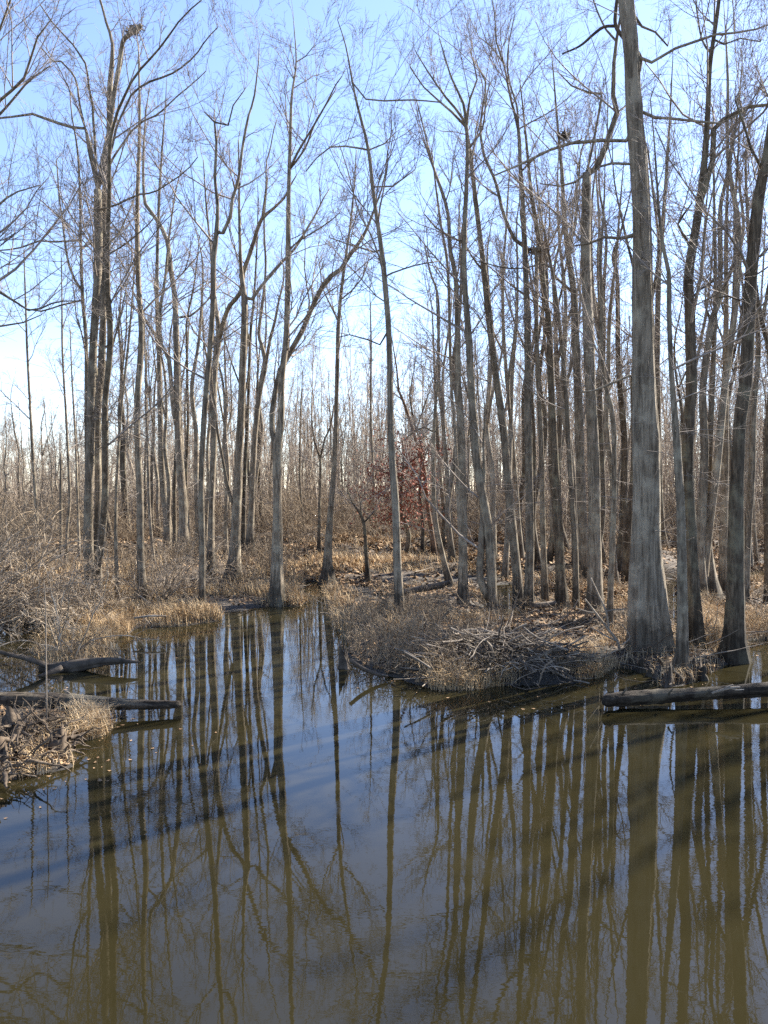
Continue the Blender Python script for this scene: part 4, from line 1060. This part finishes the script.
def root_wad(px, py, s, label, group):
    b = ground_px(px, py); g = gk
    A = Acc()
    root = empty('root_wad', b); tag(root, label, 'stump', group)
    obj('stump', jagged(.13 * s, .30 * s, g.normal(0, .2), g, M['roots']), root)
    n = 80
    az = g.uniform(0, 6.283, n)
    P0 = np.column_stack([np.cos(az) * .1, np.sin(az) * .1, g.uniform(.0, .16, n)]) * s
    d = norm(np.column_stack([np.cos(az), np.sin(az), g.normal(.25, .4, n)]))
    Lr = g.uniform(.12, .42, n) * s
    P0 = P0 + np.column_stack([g.normal(0, .13, (n, 2)), np.zeros(n)]) * s; Pn = grow(P0, d, Lr, 9, .27, -.10, g)
    A.add(*tubes(Pn, taper(g.uniform(.004, .015, n) * s * np.where(g.random(n) < .15, 1.7, 1), 9, .25), 6))
    obj('roots', A.mesh('roots', M['roots'], True), root)
gw = 'root wads on the lower left islet'
root_wad(18, 742, 1.35, 'pale spiked root stump on the lower left islet', gw)
root_wad(56, 754, 1.1, 'low curled root mass at the right side of the islet', gw)
root_wad(-4, 772, 1.2, 'root mass cut by the left edge of the photo', gw)
# stumps and cypress knees
def stump(px, py, hpx, wpx, label, group, mat='darkdead', lean=0.0):
    b = ground_px(px, py); D = b[1]; g = gk
    h = hpx * D / F; r = wpx * .5 * D / F
    me = jagged(r, h, lean, g, M[mat])
    o = obj('stump', me, None, b)
    tag(o, label, 'stump', group)
gst = 'small dark stumps at the water edge'
stump(345, 668, 30, 10, 'dark stump standing at the left tip of the grassy point', gst, lean=-.1)
stump(668, 686, 30, 9, 'dark knobby stump between the biggest trunk and the bluish trunk', gst)
stump(696, 676, 22, 10, 'stubby dark stump just right of the bluish trunk foot', gst)
stump(657, 678, 16, 8, 'short dark stump under the biggest trunk', gst, lean=.1)
stump(600, 606, 20, 10, 'squat dark stump at the left of the biggest trunk near the broken-headed trunk', gst)
stump(712, 645, 14, 6, 'small stub near the flared foot of the leaning right trunk', gst, lean=.2)

def knee(px, py, hpx, wpx):
    b = ground_px(px, py); D = b[1]; h = hpx * D / F; r = wpx * .5 * D / F
    S = np.array([[0, 0, -.15, r * 1.5], [0, 0, 0, r * 1.3], [.1 * h * gk.normal(), .1 * h * gk.normal(), h * .4, r], [.15 * h * gk.normal(), 0, h * .8, r * .7], [.2 * h * gk.normal(), 0, h, r * .35]])
    V, Qq, Tt = trunk_tube(smooth_line(S, .025), 12, gk, .4, 4, .16)
    o = obj('cypress_knee', mesh_from('cypress_knee', V, Qq, M['dark'], True, Tt), None, b)
    tag(o, 'small dark woody knee poking up along the muddy edge around the biggest trunk', 'cypress knee', 'woody knees around the biggest trunk')
for a_ in ((634, 668, 9, 5), (642, 672, 13, 6), (650, 676, 8, 5), (676, 684, 12, 6), (689, 682, 9, 5), (703, 680, 14, 6), (708, 672, 9, 4), (660, 668, 10, 5), (626, 664, 8, 4), (718, 668, 8, 4)):
    knee(*a_)

# stick pile (old lodge) on the point
g = np.random.default_rng(9)
cen = ground_px(498, 664)
pile = empty('stick_pile', cen)
tag(pile, 'heaped pile of grey sticks on the front edge of the point', 'stick pile')
Vd, Qd = [], []
nu, nv = 40, 24
A = Acc()
uu = np.linspace(-1, 1, nu); vv = np.linspace(-1, 1, nv)
Ug, Vg = np.meshgrid(uu, vv)
rr2 = np.clip(1 - (Ug ** 2 + Vg ** 2), 0, 1)
hz = .42 * rr2 ** .8 - .17 + .05 * np.sin(Ug * 9 + Vg * 4) * rr2 + g.normal(0, .018, Ug.shape)
Vv = np.column_stack([(Ug * 1.4).ravel(), (Vg * .85).ravel(), hz.ravel()])
i = np.arange(nv - 1)[:, None] * nu + np.arange(nu - 1)[None]
Qm = np.stack([i, i + 1, i + nu + 1, i + nu], -1).reshape(-1, 4)
obj('mud_core', mesh_from('mud_core', Vv, Qm, M['ground']), pile)
n = 760
u = g.uniform(-1.4, 1.4, n); v = g.uniform(-.83, .8, n)
q = np.clip(1 - ((u / 1.4) ** 2 + (v / .85) ** 2), 0, 1); k = q > .02; u, v, q = u[k], v[k], q[k]; n = len(u)
z = .44 * q ** .8 - .08
az = np.where(g.random(n) < .3, g.normal(0, .5, n), np.arctan2(v, u) + g.normal(0, .6, n)) + np.where(g.random(n) < .5, math.pi, 0)
d = norm(np.column_stack([np.cos(az), np.sin(az), g.normal(-.12, .22, n)]))
L = g.uniform(.3, 1.1, n)
S = grow(np.column_stack([u, v, z + g.uniform(-.02, .10, n)]) - d * (L * .5)[:, None], d, L, 7, .17, -.03, g)
S[:, :, 2] = np.maximum(S[:, :, 2], -.12)
rad = g.uniform(.005, .010, n) * np.where(g.random(n) < .3, 2.0, 1.0)
half = g.random(n) < .5
for nm, kk, mt in (('grey_sticks', half, 'deadwood'), ('dark_sticks', ~half, 'darkdead')):
    A = Acc(); A.add(*tubes(S[kk], taper(rad[kk], 7, .55), 6))
    o = obj(nm, A.mesh(nm, M[mt], True), pile); o['kind'] = 'stuff'
    
# countable fallen branches
gfb = 'pale fallen branches on the point'
def fb(label, pls, mat='deadwood', dz=0.0, group=gfb, name='fallen_branch'):
    x, y, w = pls[0][0]
    D = at_z(x, y, .35)[1] if pls else 12
    stick_obj(name, label, 'branch', [px_line(p, D, .05) for p in pls], M[mat], group)
fb('long pale branch curving right from the stick pile toward the biggest trunk', [[(515, 636, 3), (530, 640, 2.8), (545, 644, 2.6), (558, 644, 2.2), (570, 640, 1.4)], [(530, 640, 2), (538, 634, 1.6), (552, 630, 1.2)]])
fb('pale branch along the crest of the stick pile', [[(452, 634, 2.4), (468, 630, 2.6), (486, 631, 2.4), (500, 634, 1.6)]])
fb('pale branch slanting down the front of the stick pile', [[(522, 652, 2.6), (532, 664, 2.6), (543, 678, 2.2)], [(532, 664, 1.6), (541, 666, 1.1)]])
fb('short pale stick poking up left of the biggest trunk', [[(556, 636, 2), (568, 630, 1.8), (584, 626, 1.2)]])
fb('pale stick lying flat left of centre in the stick pile', [[(424, 644, 2.2), (440, 645, 2.4), (458, 641, 1.6)]])
fb('grey stick dipping to the water at the left side of the stick pile', [[(430, 668, 2.2), (418, 660, 2.2), (404, 652, 1.4)]])
fb('thick dark log lying across the leafy flat behind the grassy point', [[(404, 592, 6), (420, 589, 6.5), (438, 586, 6), (450, 582, 4)]], 'darkdead', group='logs on the leafy flat')
fb('short dark log end behind the two-footed tree', [[(534, 606, 6), (544, 605, 6.5), (556, 603, 5)]], 'darkdead', group='logs on the leafy flat')
fb('fallen grey limb slanting into the water on the left bank', [[(140, 596, 2.2), (152, 606, 2), (164, 614, 1.8), (172, 622, 1.4)]], group='fallen limbs on the left bank')
fb('pale limb lying level at the left bank waterline', [[(134, 618, 2), (150, 616, 2), (166, 616, 1.4)]], group='fallen limbs on the left bank')
fb('pale bent twig reaching down before the left islet log', [[(64, 690, 1.6), (78, 698, 1.6), (92, 706, 1.4), (104, 712, 1)], [(78, 698, 1.1), (90, 697, .8)]], group='fallen limbs on the left bank')
fb('dark driftwood finger in the water off the tip of the point', [[(350, 660, 4), (362, 668, 4.5), (376, 674, 4), (388, 676, 2.5)]], 'darkdead', group='driftwood off the point')
# dead forked branch standing before the great trunk
D_ = at_z(616, 650, .2)[1]
stick_obj('dead_forked_branch', 'bleached forked dead branch standing left of the biggest trunk', 'branch',
          [px_line([(620, 652, 2.6), (617, 641, 2.6), (607, 628, 2.4), (598, 616, 2.2), (585, 599, 1.4)], D_), px_line([(609, 630, 2), (606, 612, 2), (599, 596, 1.7), (591, 578, 1)], D_, -.05),
           px_line([(597, 613, 1.6), (588, 612, 1.5), (576, 608, 1)], D_, .05), px_line([(604, 612, 1.4), (613, 610, 1.3), (626, 609, .9)], D_), px_line([(617, 641, 1.8), (606, 636, 1.5), (592, 628, 1)], D_, -.06),
           px_line([(622, 645, 1.6), (630, 637, 1.3), (622, 624, .9)], D_, .04)], M['deadwood'])
D_ = ground_px(634, 560)[1]
stick_obj('leaning_dead_pole', 'pale dead pole leaning left across the dark trunks beside the biggest trunk', 'branch',
          [px_line([(636, 562, 2.2), (622, 538, 2.1), (606, 508, 1.9), (596, 486, 1.7), (586, 466, 1.2)], D_)], M['deadwood'])
# vine on the great trunk
stick_obj('climbing_vine', 'thick dark vine snaking across the upper part of the biggest trunk', 'vine',
          [px_line([(620, -20, 3.5), (616, 10, 3.5), (616, 26, 4), (624, 38, 4.5), (634, 48, 4.8), (640, 58, 5), (639, 70, 4.6), (636, 80, 3.5)], D_big - .2),
           px_line([(616, 26, 3.4), (604, 27, 3.2), (594, 34, 2.8), (580, 46, 2.2), (562, 54, 1.5)], D_big - .2, .1)], M['darkdead'])

# dark leaf nests caught high in the branches
def nest(x, y, D, r, label, sq=(1, 1, .7), rot=0.0):
    b = at_depth(x, y, D); n = 150
    q = norm(gk.normal(size=(n, 3))) * (gk.random(n) ** .4 * r)[:, None] * np.array(sq)
    q[:, [0, 2]] = q[:, [0, 2]] @ np.array([[math.cos(rot), math.sin(rot)], [-math.sin(rot), math.cos(rot)]])
    B = grow(q, norm(gk.normal(size=(n, 3)) * [1, 1, .5]), gk.uniform(.5, 1.1, n) * r, 4, .35, 0, gk)
    A = Acc(); A.add(*tubes(B, taper(gk.uniform(.006, .016, n), 4, .6), 4))
    tag(obj('leaf_nest', A.mesh('leaf_nest', M['darkdead'], False), None, b), label, 'nest', 'dark nests in the branches')
nest(133, 31, ground_px(91, 604)[1], .17, 'dark clump on the broken limb at the top of the three-stemmed clump', (1.6, .7, .6), .6)
nest(564, 136, ground_px(562, 608)[1], .13, 'small dark nest among the crowns left of the biggest trunk')
nest(535, 251, ground_px(545, 603)[1], .15, 'dark lump on the broken top of the slim knobbly trunk', (1.3, .8, .6))

# ------------------------------------------------------------------ light, sky, camera
SUN_AZ, SUN_EL = R(52), R(37)          # azimuth from the view direction towards the right
W = bpy.data.worlds.new('World'); C.world = W; W.use_nodes = True
nt = W.node_tree; nt.nodes.clear()
out = nt.nodes.new('ShaderNodeOutputWorld'); bg = nt.nodes.new('ShaderNodeBackground'); sky = nt.nodes.new('ShaderNodeTexSky')
sky.sky_type = 'NISHITA'; sky.sun_disc = False; sky.sun_elevation = SUN_EL; sky.sun_rotation = SUN_AZ
sky.altitude = 50; sky.air_density = 1.0; sky.dust_density = .2; sky.ozone_density = 1.6
bg.inputs['Strength'].default_value = .077
hs = nt.nodes.new('ShaderNodeHueSaturation'); hs.inputs['Saturation'].default_value = .96; nt.links.new(sky.outputs[0], hs.inputs['Color'])
nt.links.new(mixc(nt, 1.0, hs.outputs[0], (.79, .80, .92), 'MULTIPLY'), bg.inputs[0]); nt.links.new(bg.outputs[0], out.inputs[0])
sl = bpy.data.lights.new('sun', 'SUN'); sl.energy = 4.2; sl.angle = R(.53); sl.color = (1, .95, .86)
so = bpy.data.objects.new('sun', sl); COL.objects.link(so)
sd = np.array([math.sin(SUN_AZ) * math.cos(SUN_EL), math.cos(SUN_AZ) * math.cos(SUN_EL), math.sin(SUN_EL)])
from mathutils import Vector
so.rotation_euler = Vector(sd.tolist()).to_track_quat('Z', 'Y').to_euler()
so.location = (20, 10, 30)

cd = bpy.data.cameras.new('camera'); co = bpy.data.objects.new('camera', cd); COL.objects.link(co)
cd.sensor_fit = 'VERTICAL'; cd.sensor_height = 24; cd.lens = F / 1024 * 24
cd.clip_start = .1; cd.clip_end = 4000
co.location = CAM; co.rotation_euler = (math.pi / 2 + PITCH, 0, 0)
C.camera = co
C.view_settings.view_transform = 'Standard'; C.view_settings.look = 'None'; C.view_settings.exposure = 2.36; C.view_settings.gamma = 1
C.view_settings.use_curve_mapping = False
C.cycles.use_denoising = False
C.cycles.max_bounces = 5; C.cycles.diffuse_bounces = 2; C.cycles.glossy_bounces = 3
